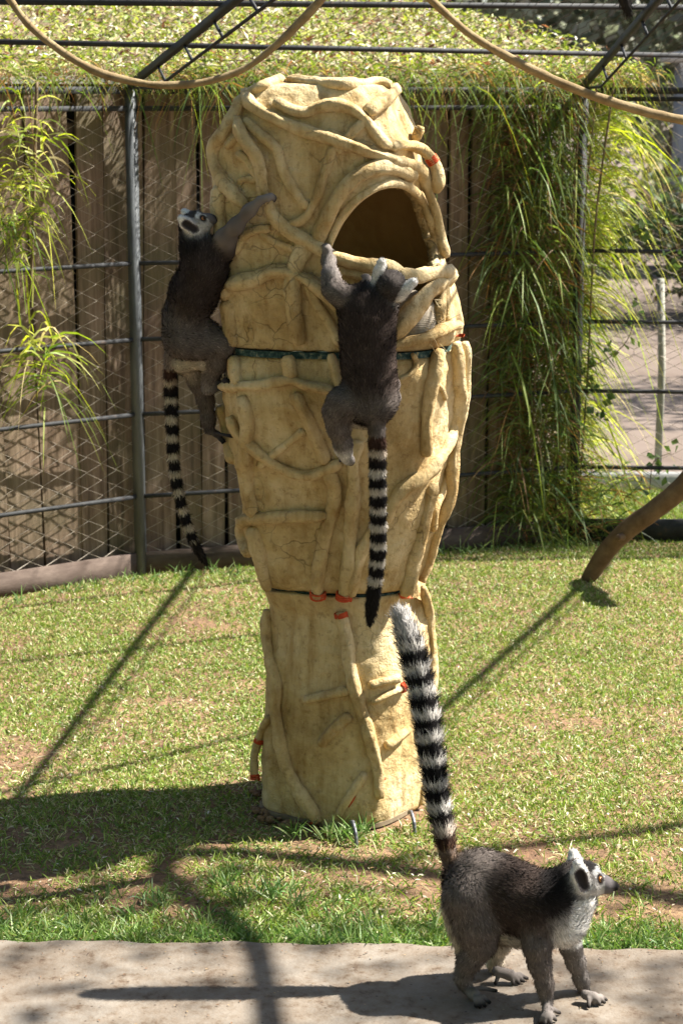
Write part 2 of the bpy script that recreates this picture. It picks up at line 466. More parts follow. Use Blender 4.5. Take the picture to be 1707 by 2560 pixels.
# ------------------------------------------------------------------ ground, path, yard
def grid(name, x0, x1, y0, y1, nx, ny, zf, mat):
    xs = np.linspace(x0, x1, nx); ys = np.linspace(y0, y1, ny)
    X, Y = np.meshgrid(xs, ys); Z = zf(X, Y)
    i = (np.arange(ny - 1)[:, None] * nx + np.arange(nx - 1)[None, :]).ravel()
    return mesh_np(name, np.stack([X, Y, Z], -1).reshape(-1, 3), np.stack([i, i + 1, i + 1 + nx, i + nx], 1), mat, smooth=True)
ground = grid('ground', -150, 150, -60, 260, 3, 3, lambda X, Y: 0 * X - 0.02, M['yard'])
finish(ground, 'bare pale earth of the zoo yard reaching out to the trees', 'ground', kind='structure')
def lawn_z(X, Y): return 0.006 * np.sin(X * 3.1 + 1) * np.sin(Y * 2.3) + 0.004 * np.sin(X * 7.7) * np.sin(Y * 6.1 + 2) - 0.004
lawn = grid('lawn_soil', -6, 6, 4.10, 8.62, 160, 80, lawn_z, M['soil'])
finish(lawn, 'reddish brown soil under the worn lawn', 'soil', kind='structure')
PATH_Z = 0.018
EDGE = [GD(-200, 2166), GD(0, 2171), GD(200, 2174), GD(420, 2176), GD(620, 2177), GD(900, 2181), GD(1180, 2184), GD(1380, 2190), GD(1568, 2196), GD(1800, 2203)]
ex = np.array([-6] + [e.x for e in EDGE] + [6]); ey = np.array([EDGE[0].y] + [e.y for e in EDGE] + [EDGE[-1].y])
def edge_y(x): return np.interp(x, ex, ey) + 0.006 * np.sin(x * 19) + 0.004 * np.sin(x * 47 + 1)
def make_path():
    xs = np.linspace(-6, 6, 500); e = edge_y(xs)
    rows = [np.stack([xs, 0 * xs + 2.3, 0 * xs + PATH_Z], 1), np.stack([xs, e - 0.01, 0 * xs + PATH_Z], 1),
            np.stack([xs, e, 0 * xs + PATH_Z - 0.008], 1), np.stack([xs, e + 0.002, 0 * xs - 0.05], 1)]
    n = len(xs); i = np.concatenate([r * n + np.arange(n - 1) for r in range(3)])
    o = mesh_np('path', np.concatenate(rows), np.stack([i, i + 1, i + 1 + n, i + n], 1), M['path'])
    return finish(o, 'worn concrete path along the near edge of the lawn', 'path', kind='structure')
make_path()

def fbm(x, y, s, seed=0.0):
    out = np.empty(len(x))
    for i in range(len(x)):
        v = Vector((x[i] * s + seed, y[i] * s, seed * 1.7))
        out[i] = mnoise.noise(v) + 0.5 * mnoise.noise(v * 2.1) + 0.25 * mnoise.noise(v * 4.3)
    return out
# enclosure plan: corner posts
A = Vector((-2.45, 6.74, 0)); B = Vector((-0.83, 7.88, 0)); C_ = Vector((1.03, 8.53, 0)); D_ = Vector((2.78, 8.50, 0))
def fence_y(x): return np.interp(x, [-2.45, -.83, 1.03, 2.78], [6.74, 7.88, 8.53, 8.5])
def make_lawn():
    n = 330000
    Y = 4.12 + (8.6 - 4.12) * rng.random(n) ** 1.15
    X = (rng.random(n) * 2 - 1) * (0.205 * Y + 0.30)
    ok = (Y < fence_y(X) - 0.0) & (Y > edge_y(X) + 0.004) & (np.hypot(X - 0.01, Y - 5.22) > 0.235)
    X, Y = X[ok], Y[ok]
    f = fbm(X, Y, 2.6, 3.0); f2 = fbm(X, Y, 9.0, 8.0)
    near = np.clip((5.25 - Y) / 0.55, 0, 1)
    edge = np.clip(1 - (Y - edge_y(X)) / 0.22, 0, 1)
    straw = np.clip((6.4 - Y) / 1.2, 0, 1)
    bald = 0.47 * near * (1 - 0.9 * edge) + 0.13 * straw
    p = np.clip(0.86 - bald + 0.62 * f + 0.38 * f2 + 0.5 * edge, 0.05, 1)
    ok = rng.random(len(X)) < p
    X, Y, f, near, edge, straw, f2 = (a[ok] for a in (X, Y, f, near, edge, straw, f2))
    n = len(X)
    root = np.stack([X, Y, lawn_z(X, Y)], 1)
    a = rng.uniform(0, 2 * np.pi, n)
    lean = rng.uniform(0.25, 1.5, n)
    d = np.stack([np.cos(a) * lean, np.sin(a) * lean, np.ones(n)], 1)
    L = rng.uniform(0.014, 0.031, n) * (1 + 0.9 * edge * rng.random(n) + 0.7 * near * rng.random(n))
    tall = rng.random(n) < 0.012
    L[tall] *= 1.7
    W = rng.uniform(0.0012, 0.0024, n)
    col = mixcols(n, [(0.19, 0.27, 0.050), (0.125, 0.205, 0.042), (0.28, 0.335, 0.085), (0.45, 0.41, 0.21), (0.56, 0.52, 0.33)], [.36, .26, .22, .10, .06], .16)
    dry = rng.random(n) < (0.05 + 0.22 * straw * (1 - edge) - 0.12 * near) * np.clip(0.8 - f, 0.2, 1.6)
    k = dry.sum()
    col[dry] = mixcols(k, [(0.46, 0.42, 0.21), (0.60, 0.55, 0.35), (0.35, 0.27, 0.13)], [.5, .3, .2])
    d[dry, 2] *= 0.35
    grn = edge > rng.random(n)
    col[grn] = mixcols(grn.sum(), [(0.16, 0.25, 0.06), (0.11, 0.19, 0.05), (0.26, 0.32, 0.12)], [.5, .35, .15])
    # longer tufts along the path edge and the fence foot
    V, Q, T, Cc = blades(root, d, L, W, rng.uniform(0.1, 0.55, n), col, segs=2)
    o = mesh_np('grass', V.reshape(-1, 3), [Q, T], M['lawnblade'], cols=Cc.reshape(-1, 3))
    finish(o, 'short sunlit lawn grass, thin and strawy near the path', 'grass', kind='stuff')
    # tufts
    geo = Geo()
    spots = [(rng.uniform(-1.1, 1.15), None) for _ in range(60)]
    for x, _ in spots:
        y = edge_y(x) + abs(rng.normal()) * 0.13 + 0.015
        tuft(geo, x, y, rng.integers(10, 22), 0.045, 0.085)
    for x, y in ((-.18, 4.55), (-.25, 4.52), (-.1, 4.5), (0.02, 4.93), (-.03, 4.95), (-.12, 4.97), (0.05, 4.98), (-.3, 4.62), (-.45, 4.5)):
        tuft(geo, x, y, 40, 0.05, 0.10)
    for u in np.linspace(0, 1, 70):
        p = A.lerp(B, u) if rng.random() < .45 else B.lerp(C_, u)
        tuft(geo, p.x + rng.normal() * .02 + .02, p.y - 0.07 - abs(rng.normal()) * .04, 9, 0.04, 0.11)
    o = geo.build('grass_tufts', M['lawnblade'])
    finish(o, 'longer tufts of green grass at the path edge and fence foot', 'grass', kind='stuff')
def tuft(geo, x, y, n, l0, l1, cols=((0.13, 0.22, 0.055), (0.085, 0.165, 0.045), (0.22, 0.28, 0.11))):
    r = np.stack([x + rng.normal(size=n) * .018, y + rng.normal(size=n) * .018, np.zeros(n)], 1)
    a = rng.uniform(0, 2 * np.pi, n); le = rng.uniform(.1, 1.1, n)
    d = np.stack([np.cos(a) * le, np.sin(a) * le, np.ones(n)], 1)
    V, Q, T, Cc = blades(r, d, rng.uniform(l0, l1, n), rng.uniform(.0013, .0024, n), rng.uniform(.1, .6, n), mixcols(n, cols, [1] * len(cols)), segs=3)
    geo.add(V.reshape(-1, 3), Q, T, Cc.reshape(-1, 3))
make_lawn()
# dry litter, chips and small stones lying on the soil
def litter():
    n = 2600
    Y = rng.uniform(4.2, 6.4, n); X = (rng.random(n) * 2 - 1) * (0.2 * Y + .2)
    ok = Y > edge_y(X) + .01; X, Y = X[ok], Y[ok]; n = len(X)
    col = mixcols(n, [(0.5, 0.45, 0.33), (0.3, 0.2, 0.1), (0.62, 0.58, 0.48), (0.2, 0.11, 0.06)], [.4, .3, .1, .2])
    V, T, C = leaves(np.stack([X, Y, 0.008 + 0 * X], 1), rng.uniform(.005, .02, n), col, flat=.8, aspect=.4)
    o = mesh_np('leaf_litter', V, T, M['lawnblade'], cols=C)
    finish(o, 'dry straw, chips and leaf litter lying on the worn lawn', 'litter', kind='stuff')
    n = 420
    X = rng.uniform(-1.0, 1.0, n); Y = edge_y(X) - rng.random(n) ** 2 * .5 - .004
    col = mixcols(n, [(0.2, 0.11, 0.06), (0.33, 0.24, 0.14), (0.09, 0.06, 0.05)], [.5, .3, .2])
    V, T, C = leaves(np.stack([X, Y, PATH_Z + .003 + 0 * X], 1), rng.uniform(.003, .010, n), col, flat=.9, aspect=.4)
    o = mesh_np('path_debris', V, T, M['lawnblade'], cols=C)
    finish(o, 'crumbs of soil and dry grass scattered on the concrete path', 'debris', kind='stuff')
litter()
# beyond the fence: second lawn strip, kerb, shaded yard
strip = mesh_np('lawn_strip', [(0.7, 8.64, .0), (8, 8.6, .0), (8, 9.62, .0), (0.7, 9.62, .0)], np.array([(0, 1, 2, 3)]), M['soil'])
finish(strip, 'soil of the narrow lawn strip outside the wire fence', 'soil', kind='structure')
n = 26000
X = rng.uniform(.8, 3.2, n); Y = rng.uniform(8.64, 9.6, n)
V, Q, T, Cc = blades(np.stack([X, Y, 0 * X], 1), np.stack([rng.normal(size=n) * .6, rng.normal(size=n) * .6, np.ones(n)], 1), rng.uniform(.02, .05, n),
                     rng.uniform(.002, .0035, n), rng.uniform(.1, .5, n), mixcols(n, [(0.19, 0.255, 0.05), (0.13, 0.2, 0.04), (0.3, 0.33, 0.09)], [.4, .4, .2]), segs=2)
finish(mesh_np('grass', V.reshape(-1, 3), [Q, T], M['lawnblade'], cols=Cc.reshape(-1, 3)), 'bright green grass of the strip outside the wire fence', 'grass', kind='stuff')
kb = Geo(); kb.box((4.4, 9.68, .02), (3.7, 0, 0), (0, .05, 0), (0, 0, .06))
finish(kb.build('kerb', M['kerb']), 'pale kerb edging the grass strip outside the fence', 'kerb', kind='structure')

# ------------------------------------------------------------------ wire cage: posts, rails, mesh, roof bars
ZT = Vector((0, 0, 1))
cage = finish(empty('wire_cage', (0, 8, 0)), 'dark steel lemur cage of posts, rails and chain link netting around the lawn', 'cage')
def inward(a, b):
    d = (b - a).normalized(); return Vector((d.y, -d.x, 0))
CORN = [A, B, C_, D_]
for i, c in enumerate((A, B, C_, D_)):
    g = Geo()
    dv = (CORN[min(i + 1, 3)] - CORN[max(i - 1, 0)]).normalized()
    if i == 1: dv = Vector((0.93, -0.36, 0)).normalized()
    nv = Vector((dv.y, -dv.x, 0))
    g.box(c + ZT * 1.0, dv * .0185, nv * .0185, ZT * 1.0)
    g.box(c + ZT * 2.002, dv * .021, nv * .021, ZT * .003)
    g.build('post', M['post'] if i < 2 else M['steel'], cage)  # darker steel on the later posts puts their shade into the colour
RAILS = [.333, .674, .98, 1.287]
SPANS = [(A, B), (B, C_), (C_, D_)]
for (a, b) in SPANS:
    dv = (b - a).normalized(); nv = inward(a, b)
    for z in RAILS:
        g = Geo()
        p = [a + dv * .02 + ZT * z, a.lerp(b, .3) + ZT * (z - .004), a.lerp(b, .7) + ZT * (z - .003), b - dv * .02 + ZT * z]
        g.tube(catmull([q + nv * 0.004 for q in p], .2), .0095, 8)
        g.build('rail', M['steel'], cage, smooth=True)
    for z, h in ((1.965, .014), (1.895 if b is not D_ else 1.93, .010)):
        g = Geo(); g.box(a.lerp(b, .5) + ZT * z, dv * ((b - a).length / 2 - .022), nv * h, ZT * h)
        g.build('top_rail', M['steel'], cage)
    g = Geo(); g.box(a.lerp(b, .5) + ZT * .045 - nv * .004, dv * ((b - a).length / 2 - .021), nv * .010, ZT * .050)
    g.build('kick_board', M['kick'] if b is not D_ else M['steel'], cage)
def zigzag_net(name, org, du, dv, nu, nv_, pitch, r, mat, nrm, amp=.51, step=.5):
    """chain link: zigzag wires standing in direction dv, repeated along du"""
    g = Geo()
    for i in range(nu + 1):
        pts = []
        for k in range(nv_ + 1):
            s = 1 if (k + i) % 2 else -1
            w = (i + amp * s) * 2
            jit = 0.02 * pitch
            pts.append(org + du * (w * pitch * .5 + random.gauss(0, jit)) + dv * (k * pitch * step + random.gauss(0, jit)) + nrm * (s * r * .8 + random.gauss(0, r * .8)))
        V, Q, T = tube_geo(pts, r, 3, cap=False)
        g.add(V, Q)
    o = g.build(name, mat, cage)
    o['kind'] = 'stuff'
    return o
for (a, b) in SPANS:
    dv = (b - a).normalized(); nv = inward(a, b)
    Lp = (b - a).length
    zigzag_net('chain_link_mesh', a + ZT * .09 - nv * 0.014, dv, ZT, int(Lp / .066), int(1.86 / .033), .066, .0020, M['wire'], nv)
# roof bars
RS = 0.18
def raf(p0, p1): return p0, p1
LR0 = B + ZT * 1.985; LR1 = Vector((-.335, 6.37, 2.24)); LRd = LR1 - LR0
RR0 = C_ + ZT * 1.985; RR1 = Vector((1.13, 5.62, 2.50)); RRd = RR1 - RR0
def rafter(p0, d, k):
    g = Geo()
    p1 = p0 + d * k
    dn = d.normalized(); sd = dn.cross(ZT).normalized(); up = sd.cross(dn)
    L = (p1 - p0).length
    g.box(p0.lerp(p1, .5), dn * L / 2, sd * .011, up * .013)
    g.build('rafter', M['steel'], cage)
    g = Geo()
    off = -up * .085 + sd * .0
    a0 = p0 + dn * .06 - up * .02; a1 = p1 + off
    g.tube([a0, p0 + dn * .45 + off, a1], .006, 6)
    for t in np.arange(.5, L - .1, .42):
        q = p0 + dn * t
        g.tube([q - up * .015, q + dn * .05 - up * .05, q + dn * .10 + off], .006, 6)
    g.build('rafter_tie', M['steel'], cage)
rafter(LR0, LRd, 2.2); rafter(RR0, RRd, 1.25)
DR0 = D_ + ZT * 1.985; DRd = Vector((2.34, 6.40, 2.50)) - DR0
rafter(DR0, DRd, 1.25)
def purlin(kl, kr, r=.0095):
    pl = LR0 + LRd * kl + ZT * .026; pr = RR0 + RRd * kr + ZT * .026
    d = (pr - pl)
    g = Geo(); a = pl - d * .75; b = pr + d * .85
    dn = d.normalized(); fw = Vector((dn.y, -dn.x, 0)).normalized(); up = dn.cross(fw)
    g.box(a.lerp(b, .5), dn * ((b - a).length / 2), fw * r, up * r)
    g.build('purlin', M['steel'], cage)
def find_k(p0, d, ypx):
    ks = np.linspace(0, 2.5, 2000)
    ys = np.array([to_px(p0 + d * k + ZT * .026)[1] for k in ks])
    return ks[np.argmin(np.abs(ys - ypx))]
for yl, yr in ((104, 124), (8, 16)):
    purlin(find_k(LR0, LRd, yl * S), find_k(RR0, RRd, yr * S))
purlin(1.9, .95)
# roof netting on the rafter plane
ra = LR0 - (RR0 - LR0) * .85 + ZT * .030; rb = RR0 + (RR0 - LR0) * .75 + ZT * .030
du = (rb - ra).normalized(); dvv = (LRd.normalized() + RRd.normalized()).normalized()
o = zigzag_net('roof_netting', ra + ZT * .012, du, dvv, int((rb - ra).length / .042), int(2.1 / .063), .042, .0011, M['roofwire'], ZT, amp=.2, step=1.5)
# ------------------------------------------------------------------ board wall behind the netting
def board_wall(a, b, off, label, widths, zt=1.99, tilt=0.02, lean=0):
    dv = (b - a).normalized(); nv = inward(a, b)
    root = finish(empty('board_wall', a.lerp(b, .5) - nv * off), label, 'wall')
    L = (b - a).length; u = -.05; i = 0
    while u < L + .05:
        w = widths[i % len(widths)] * random.uniform(.92, 1.08); gap = random.uniform(.007, .016)
        w = min(w, max(.06, L - u + .10))
        t = random.uniform(-tilt, tilt)
        g = bmesh.new()
        zs = [.05, .5, 1.0, 1.5, zt + random.uniform(-.02, 0)]
        ring = []
        c0 = a + dv * (u + w / 2) - nv * (off + random.uniform(0, .012))
        bow = random.uniform(-.006, .006)
        for z in zs:
            sh = dv * ((z - 1) * t + bow * math.sin(z * 1.5)) + nv * (bow * math.cos(z * 2))
            hw = (w - gap) / 2 + random.uniform(-.003, .003)
            ring.append([g.verts.new(c0 + sh + ZT * z + dv * (sx * hw) + nv * (sy * .009)) for sx, sy in ((-1, 1), (1, 1), (1, -1), (-1, -1))])
        for r0, r1 in zip(ring, ring[1:]):
            for k in range(4):
                g.faces.new((r0[k], r0[(k + 1) % 4], r1[(k + 1) % 4], r1[k]))
        g.faces.new(ring[0][::-1]); g.faces.new(ring[-1])
        me = bpy.data.meshes.new('plank'); g.to_mesh(me); g.free()
        me.materials.append(PLANKM[random.randrange(4)])
        o = bpy.data.objects.new('plank', me); COL.objects.link(o); under(o, root)
        u += w; i += 1
    g = Geo(); g.box(a.lerp(b, .5) - nv * (off + .07) + ZT * 1.0, dv * (L / 2 + .03), nv * .006, ZT * .99)
    g.build('backing', M['steel'], root)  # dark sheet added to stand in for the unlit space behind the gaps
    for z in (.35, 1.1, 1.8):
        g = Geo(); g.box(a.lerp(b, .5) - nv * (off + .035) + ZT * z, dv * L / 2, nv * .018, ZT * .04)
        g.build('batten', M['stem'], root)
    return root
Bx = A.lerp(B, 1.0)
board_wall(A, B, .075, 'weathered grey board wall behind the netting with sun dapples and green algae', [.17, .15, .185, .125])
Cx = B.lerp(C_, .862)
board_wall(B - (C_ - B).normalized() * .0, Cx, .075, 'shaded brown board wall behind the cratered clay tower', [.105, .15, .09, .105, .16])

# ------------------------------------------------------------------ clay climbing tower
Y0 = 5.22
def YA(z): return Y0 - .15 * max(0.0, z - .6)
PROF = [  # y in 1568-wide measure, left edge, right edge
    (188, 640, 860), (196, 578, 905), (212, 556, 922), (240, 536, 938), (280, 512, 952), (320, 496, 962), (370, 492, 972), (420, 494, 984), (500, 498, 996), (560, 503, 1012),
    (620, 508, 1034), (680, 513, 1056), (740, 520, 1066), (800, 527, 1066), (830, 524, 1070), (900, 520, 1066), (1000, 536, 1050), (1100, 556, 1034), (1200, 572, 1012),
    (1280, 592, 990), (1350, 612, 976), (1364, 616, 972), (1376, 624, 974), (1420, 624, 980), (1500, 622, 990), (1600, 616, 992), (1700, 606, 988), (1800, 598, 982), (1860, 594, 980), (1882, 592, 978)]
pz, pc, pr = [], [], []
for y, xl, xr in PROF:
    yy = YA(PD(xl, y, Y0).z); l = PD(xl, y, yy); r = PD(xr, y, yy)
    pz.append(l.z); pc.append((l.x + r.x) / 2); pr.append((r.x - l.x) / 2)
pz, pc, pr = (np.array(a)[::-1] for a in (pz, pc, pr))
pz = pz - 0.0
KD = None
def swell(v, n):
    if KD is None: return v
    d_ = 0.0
    for co, idx, dist in KD.find_n(v, 1):
        r = RR[idx]; t = max(0.0, 1 - dist / (2.4 * r)); d_ = r * .34 * t * t * (3 - 2 * t)
    return v + n * d_
NTD = 460
FACETS = [  # height, outward facing angles of the four flattened sides (from the visitor's side towards the sun), softness
    (0.0, (60, -24, -115, 150)), (.55, (62, -24, -115, 150)), (.68, (74, -10, -105, 160)), (1.5, (74, -8, -100, 165)), (2.0, (72, -12, -100, 165))]
PLAN = {}
def plan(z):
    key = round(z, 2)
    if key not in PLAN:
        fa = np.array([np.interp(key, [f[0] for f in FACETS], [f[1][i] for f in FACETS]) for i in range(4)])
        fa = np.radians(fa) - math.pi / 2
        th = np.linspace(0, 2 * math.pi, 361)
        q = np.maximum(0, np.cos(th[:, None] - fa[None]) / .84) ** 7
        rr = (q.sum(1) + 1.0) ** (-1 / 7)
        x = rr * np.cos(th)
        PLAN[key] = (th, rr, x.min(), x.max())
    return PLAN[key]
def shell_pt(th, z, extra=0.0, rough=True):
    c = np.interp(z, pz, pc); r0 = np.interp(z, pz, pr)
    ta, ra_, x0_, x1_ = plan(z)
    r = r0 * float(np.interp(th % (2 * math.pi), ta, ra_)) * 2 / (x1_ - x0_)
    c = c - r0 * (x1_ + x0_) / (x1_ - x0_)
    d = 0.0
    if rough:
        q = Vector((math.cos(th) * r * 6, math.sin(th) * r * 6, z * 6))
        d = .014 * mnoise.noise(q * .55) + .008 * mnoise.noise(q * 1.9) + .0035 * mnoise.noise(q * 6)
    rr = r + d + extra
    return Vector((c + math.cos(th) * rr, YA(z) + math.sin(th) * rr * .93, z))
zJ1 = PD(784, 812, YA(1.05) - .3).z      # joint between dome and barrel
zJ2 = PD(784, 1366, Y0 - .2).z     # joint between barrel and foot
zTop = pz[-1]; zBot = 0.0
tower = finish(empty('climbing_tower', (0.0, Y0, 0)), 'tall ochre clay climbing tower with root reliefs and an arched opening', 'tower')
HOLE = [(694, 1120), (703, 1020), (727, 930), (772, 850), (842, 770), (920, 708), (1005, 672), (1085, 675), (1150, 710), (1200, 780), (1240, 880), (1272, 1000), (1286, 1120), (1300, 1300), (1302, 1440), (1240, 1500), (1120, 1515), (1060, 1490), (1015, 1400), (1000, 1270), (960, 1185), (860, 1152), (770, 1140)]
HOLE = np.array([(500 + (1010 + (x - 1010) * 1.02) / 2.1778, 150 + (1090 + (y - 1090) * 1.015) / 2.1778) for x, y in HOLE])
def in_poly(x, y, poly):
    c = False; n = len(poly); j = n - 1
    for i in range(n):
        xi, yi = poly[i]; xj, yj = poly[j]
        if (yi > y) != (yj > y) and x < (xj - xi) * (y - yi) / (yj - yi) + xi: c = not c
        j = i
    return c
def near_poly(x, y, poly):
    a = poly; b = np.roll(poly, -1, 0); p = np.array([x, y])
    ab = b - a; t = np.clip(((p - a) * ab).sum(1) / (ab ** 2).sum(1), 0, 1)
    q = a + ab * t[:, None]; d = ((q - p) ** 2).sum(1); i = d.argmin()
    return q[i], math.sqrt(d[i])
def section(z0, z1, hole=None, top=False):
    NT = NTD if top else 240
    nz = max(4, int((z1 - z0) / (.0045 if top else .0075)))
    V = []; 
    for j in range(nz + 1):
        z = z0 + (z1 - z0) * j / nz
        e = -.010 * (math.exp(-(z - z0) / .012) + (0 if top else math.exp(-(z1 - z) / .012)))
        for i in range(NT):
            th = 2 * math.pi * i / NT
            V.append(swell(shell_pt(th, z, e), Vector((math.cos(th), math.sin(th), 0))))
    Fq = [(j * NT + i, j * NT + (i + 1) % NT, (j + 1) * NT + (i + 1) % NT, (j + 1) * NT + i) for j in range(nz) for i in range(NT)]
    Ft = []
    # cap: sunken lumpy top
    if top:
        base = nz * NT; rings = 10
        cx_ = np.interp(z1, pz, pc); last = base
        for k in range(1, rings):
            f = 1 - k / rings; st = len(V)
            for i in range(NT):
                p = V[base + i]
                q = Vector((cx_ + (p.x - cx_) * f, YA(z1) + (p.y - YA(z1)) * f, z1 + .012 - .03 * (1 - f) + .010 * mnoise.noise(Vector((p.x * f * 14, p.y * f * 14, 3)))))
                V.append(q)
            for i in range(NT):
                Fq.append((last + i, last + (i + 1) % NT, st + (i + 1) % NT, st + i))
            last = st
        ci = len(V); V.append(Vector((cx_, YA(z1), z1 - .02)))
        for i in range(NT): Ft.append((last + i, last + (i + 1) % NT, ci))
    return V, Fq, Ft
def tower_shell(name, z0, z1, hole=None, top=False):
    V, Fq, Ft = section(z0, z1, hole, top)
    if hole is not None:
        px = [to_px(v) if v.y < YA(v.z) else None for v in V]
        ins = [p is not None and in_poly(p[0], p[1], hole) for p in px]
        Fq = [f for f in Fq if not any(ins[k] for k in f)]
        used = set(k for f in Fq for k in f)
        for k in used:
            if ins[k]:
                q, d = near_poly(px[k][0], px[k][1], hole)
                V[k] = P(q[0], q[1], V[k].y)
        remap = {}; 
        allu = sorted(used | set(k for f in Ft for k in f))
        for n_, k in enumerate(allu): remap[k] = n_
        V = [V[k] for k in allu]; Fq = [tuple(remap[k] for k in f) for f in Fq]; Ft = [tuple(remap[k] for k in f) for f in Ft]
    o = mesh_np(name, [tuple(v) for v in V], [np.array(Fq)] + ([np.array(Ft)] if Ft else []), M['clay'], smooth=True)
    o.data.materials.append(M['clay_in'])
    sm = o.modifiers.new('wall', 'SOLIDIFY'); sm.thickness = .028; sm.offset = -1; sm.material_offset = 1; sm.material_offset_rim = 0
    under(o, tower)
    return o
def disc(name, z, sc, mat, th=.012):
    g = Geo()
    V = [tuple(shell_pt(2 * math.pi * i / 96, z, sc, False)) for i in range(96)]
    lo = [(x, y, zz - th) for x, y, zz in V]
    i = np.arange(96); j = (i + 1) % 96
    g.add(V + lo, np.stack([i + 96, j + 96, j, i], 1))
    c = len(V) * 2
    g.add(V + [(V[0][0] * .5 + V[48][0] * .5, YA(z), z)], None, np.stack([i, j, 0 * i + 96], 1))
    g.add(lo + [(V[0][0] * .5 + V[48][0] * .5, YA(z), z - th)], None, np.stack([j, i, 0 * i + 96], 1))
    return g.build(name, mat, tower)
disc('floor_plate', zJ1 + .002, -.006, M['rim'], .016)
disc('joint_ring', zJ2 - .001, -.018, M['rim'], .012)
disc('base_plate', .012, -.002, M['base'], .012)
# virtual unbroken surface the roots lie on
Vv, Fv = [], []
zz = np.linspace(0, zTop, 160)
for z in zz:
    for i in range(120): Vv.append(shell_pt(2 * math.pi * i / 120, z))
Fv = [(j * 120 + i, j * 120 + (i + 1) % 120, (j + 1) * 120 + (i + 1) % 120, (j + 1) * 120 + i) for j in range(159) for i in range(120)]
BV = BVHTree.FromPolygons([tuple(v) for v in Vv], Fv)
CAMP = Vector((0, 0, CAM_H))
def on_tower(px, py, off):
    d = ray(px, py).normalized()
    h, nrm, _, _ = BV.ray_cast(CAMP, d)
    if h is None or nrm is None or abs(nrm.dot(d)) < .22:
        zq = P(px, py, Y0).z; q = P(px, py, YA(zq) - .06)
        h, nrm, _, _ = BV.find_nearest(q)
        if nrm.dot(h - Vector((np.interp(h.z, pz, pc), YA(h.z), h.z))) < 0: nrm = -nrm
        keep = q - h
        keep = min(max(keep.dot(nrm), -.01), .05)
        return h + nrm * max(off, keep)
    if nrm.dot(d) > 0: nrm = -nrm
    return h + nrm * off
def C2(x, y): return 500 + x / 2.1778, 150 + y / 2.1778
def C6(x, y): return 500 + x / 2.1778, 800 + y / 2.1778
def C7(x, y): return 560 + x / 2.529, 1420 + y / 2.529
PXM = 4888 / 5.25
rootseed = [0]
def clear_of(px, py, Y, gap):
    """the point of the view ray at distance Y, or just off the tower where the tower is nearer"""
    h, nrm, _, _ = BV.ray_cast(CAMP, ray(px, py).normalized())
    if h is not None: Y = min(Y, h.y - gap)
    return np.array(P(px, py, Y))
ROOTS = []
def root(fn, pts, r, k, off=.25, taper=(1, 1), name='root', wob=.27, offs=None):
    """clay root relief; r in crop pixels"""
    rm = r / k / PXM * .86
    W = [on_tower(*fn(x, y), (offs[i] if offs else off + .14) * rm) for i, (x, y) in enumerate(pts)]
    path = catmull(W, .007)
    for _ in range(12):
        path = [path[0]] + [(path[i - 1] + path[i] * 2 + path[i + 1]) / 4 for i in range(1, len(path) - 1)] + [path[-1]]
    rootseed[0] += 1
    t0, t1 = taper
    ROOTS.append((path, rm))
    def rad(t):
        e = min(1.0, .62 + 7 * min(t, 1 - t))
        return rm * (t0 + (t1 - t0) * t) * e * (1 + .16 * mnoise.noise(Vector((t * len(path) * .11, rootseed[0] * 5.1, 0))))
    V, Q, T = tube_geo(path, rad, 14, wob=wob, wob_scale=24, seed=rootseed[0], groove=.34)
    o = mesh_np(name, V, [Q, T], M['clay'], smooth=True)
    under(o, tower)
    return path, rm
k2 = 2.1778
R = {}
R[1] = root(C2, [(262, 185), (285, 255), (400, 320), (560, 385), (740, 440), (900, 490), (1050, 550), (1160, 590), (1205, 640), (1255, 730)], 38, k2, .55)
R[2] = root(C2, [(250, 215), (205, 320), (130, 430), (92, 500), (112, 600), (170, 700), (262, 795)], 42, k2, .5)
R[3] = root(C2, [(215, 330), (240, 430), (310, 510), (345, 600), (345, 690), (375, 780), (420, 870), (530, 960), (650, 1025), (760, 1075), (900, 1108), (1030, 1130), (1100, 1165)], 40, k2, .75)
root(C2, [(250, 330), (330, 410), (420, 470), (440, 560), (480, 660), (560, 770), (592, 805)], 28, k2, .45)
root(C2, [(205, 505), (250, 520), (292, 590), (335, 668)], 24, k2, .4)
root(C2, [(150, 480), (200, 430), (240, 400)], 26, k2, .3)
root(C2, [(210, 660), (280, 640), (330, 655)], 22, k2, .3)
root(C2, [(410, 235), (500, 285), (590, 300), (650, 258), (760, 248), (860, 290), (930, 370), (970, 440), (1025, 472)], 34, k2, .5)
R[7] = root(C2, [(1020, 470), (1140, 478), (1250, 520), (1312, 590), (1315, 655), (1280, 725)], 35, k2, .95)
root(C2, [(1050, 158), (1030, 195), (950, 252), (895, 292)], 36, k2, .5)
root(C2, [(722, 465), (700, 560), (672, 640), (650, 720), (612, 812), (560, 880), (470, 900)], 30, k2, .45)
root(C2, [(640, 1000), (662, 920), (700, 830), (745, 750), (810, 670), (900, 605), (1000, 578), (1080, 600), (1150, 636)], 40, k2, .35)
root(C2, [(700, 1040), (703, 1020), (727, 930), (772, 850), (842, 772), (918, 712), (1004, 672), (1084, 674), (1156, 708), (1210, 780), (1254, 884), (1288, 1002), (1304, 1120), (1314, 1300), (1314, 1440)], 25, k2, .05, wob=.12)
root(C2, [(600, 950), (560, 1040), (522, 1110), (510, 1190), (505, 1300), (520, 1420), (545, 1545)], 46, k2, .25)
R[12] = root(C2, [(95, 1272), (200, 1215), (310, 1190), (380, 1148), (450, 1138), (540, 1170), (640, 1230), (720, 1300), (790, 1380)], 42, k2, .7)
R[13] = root(C2, [(1060, 1172), (1150, 1190), (1230, 1180), (1300, 1165), (1368, 1152)], 44, k2, .9)
root(C2, [(1345, 1180), (1240, 1255), (1160, 1340), (1090, 1440), (1045, 1500)], 56, k2, .35)
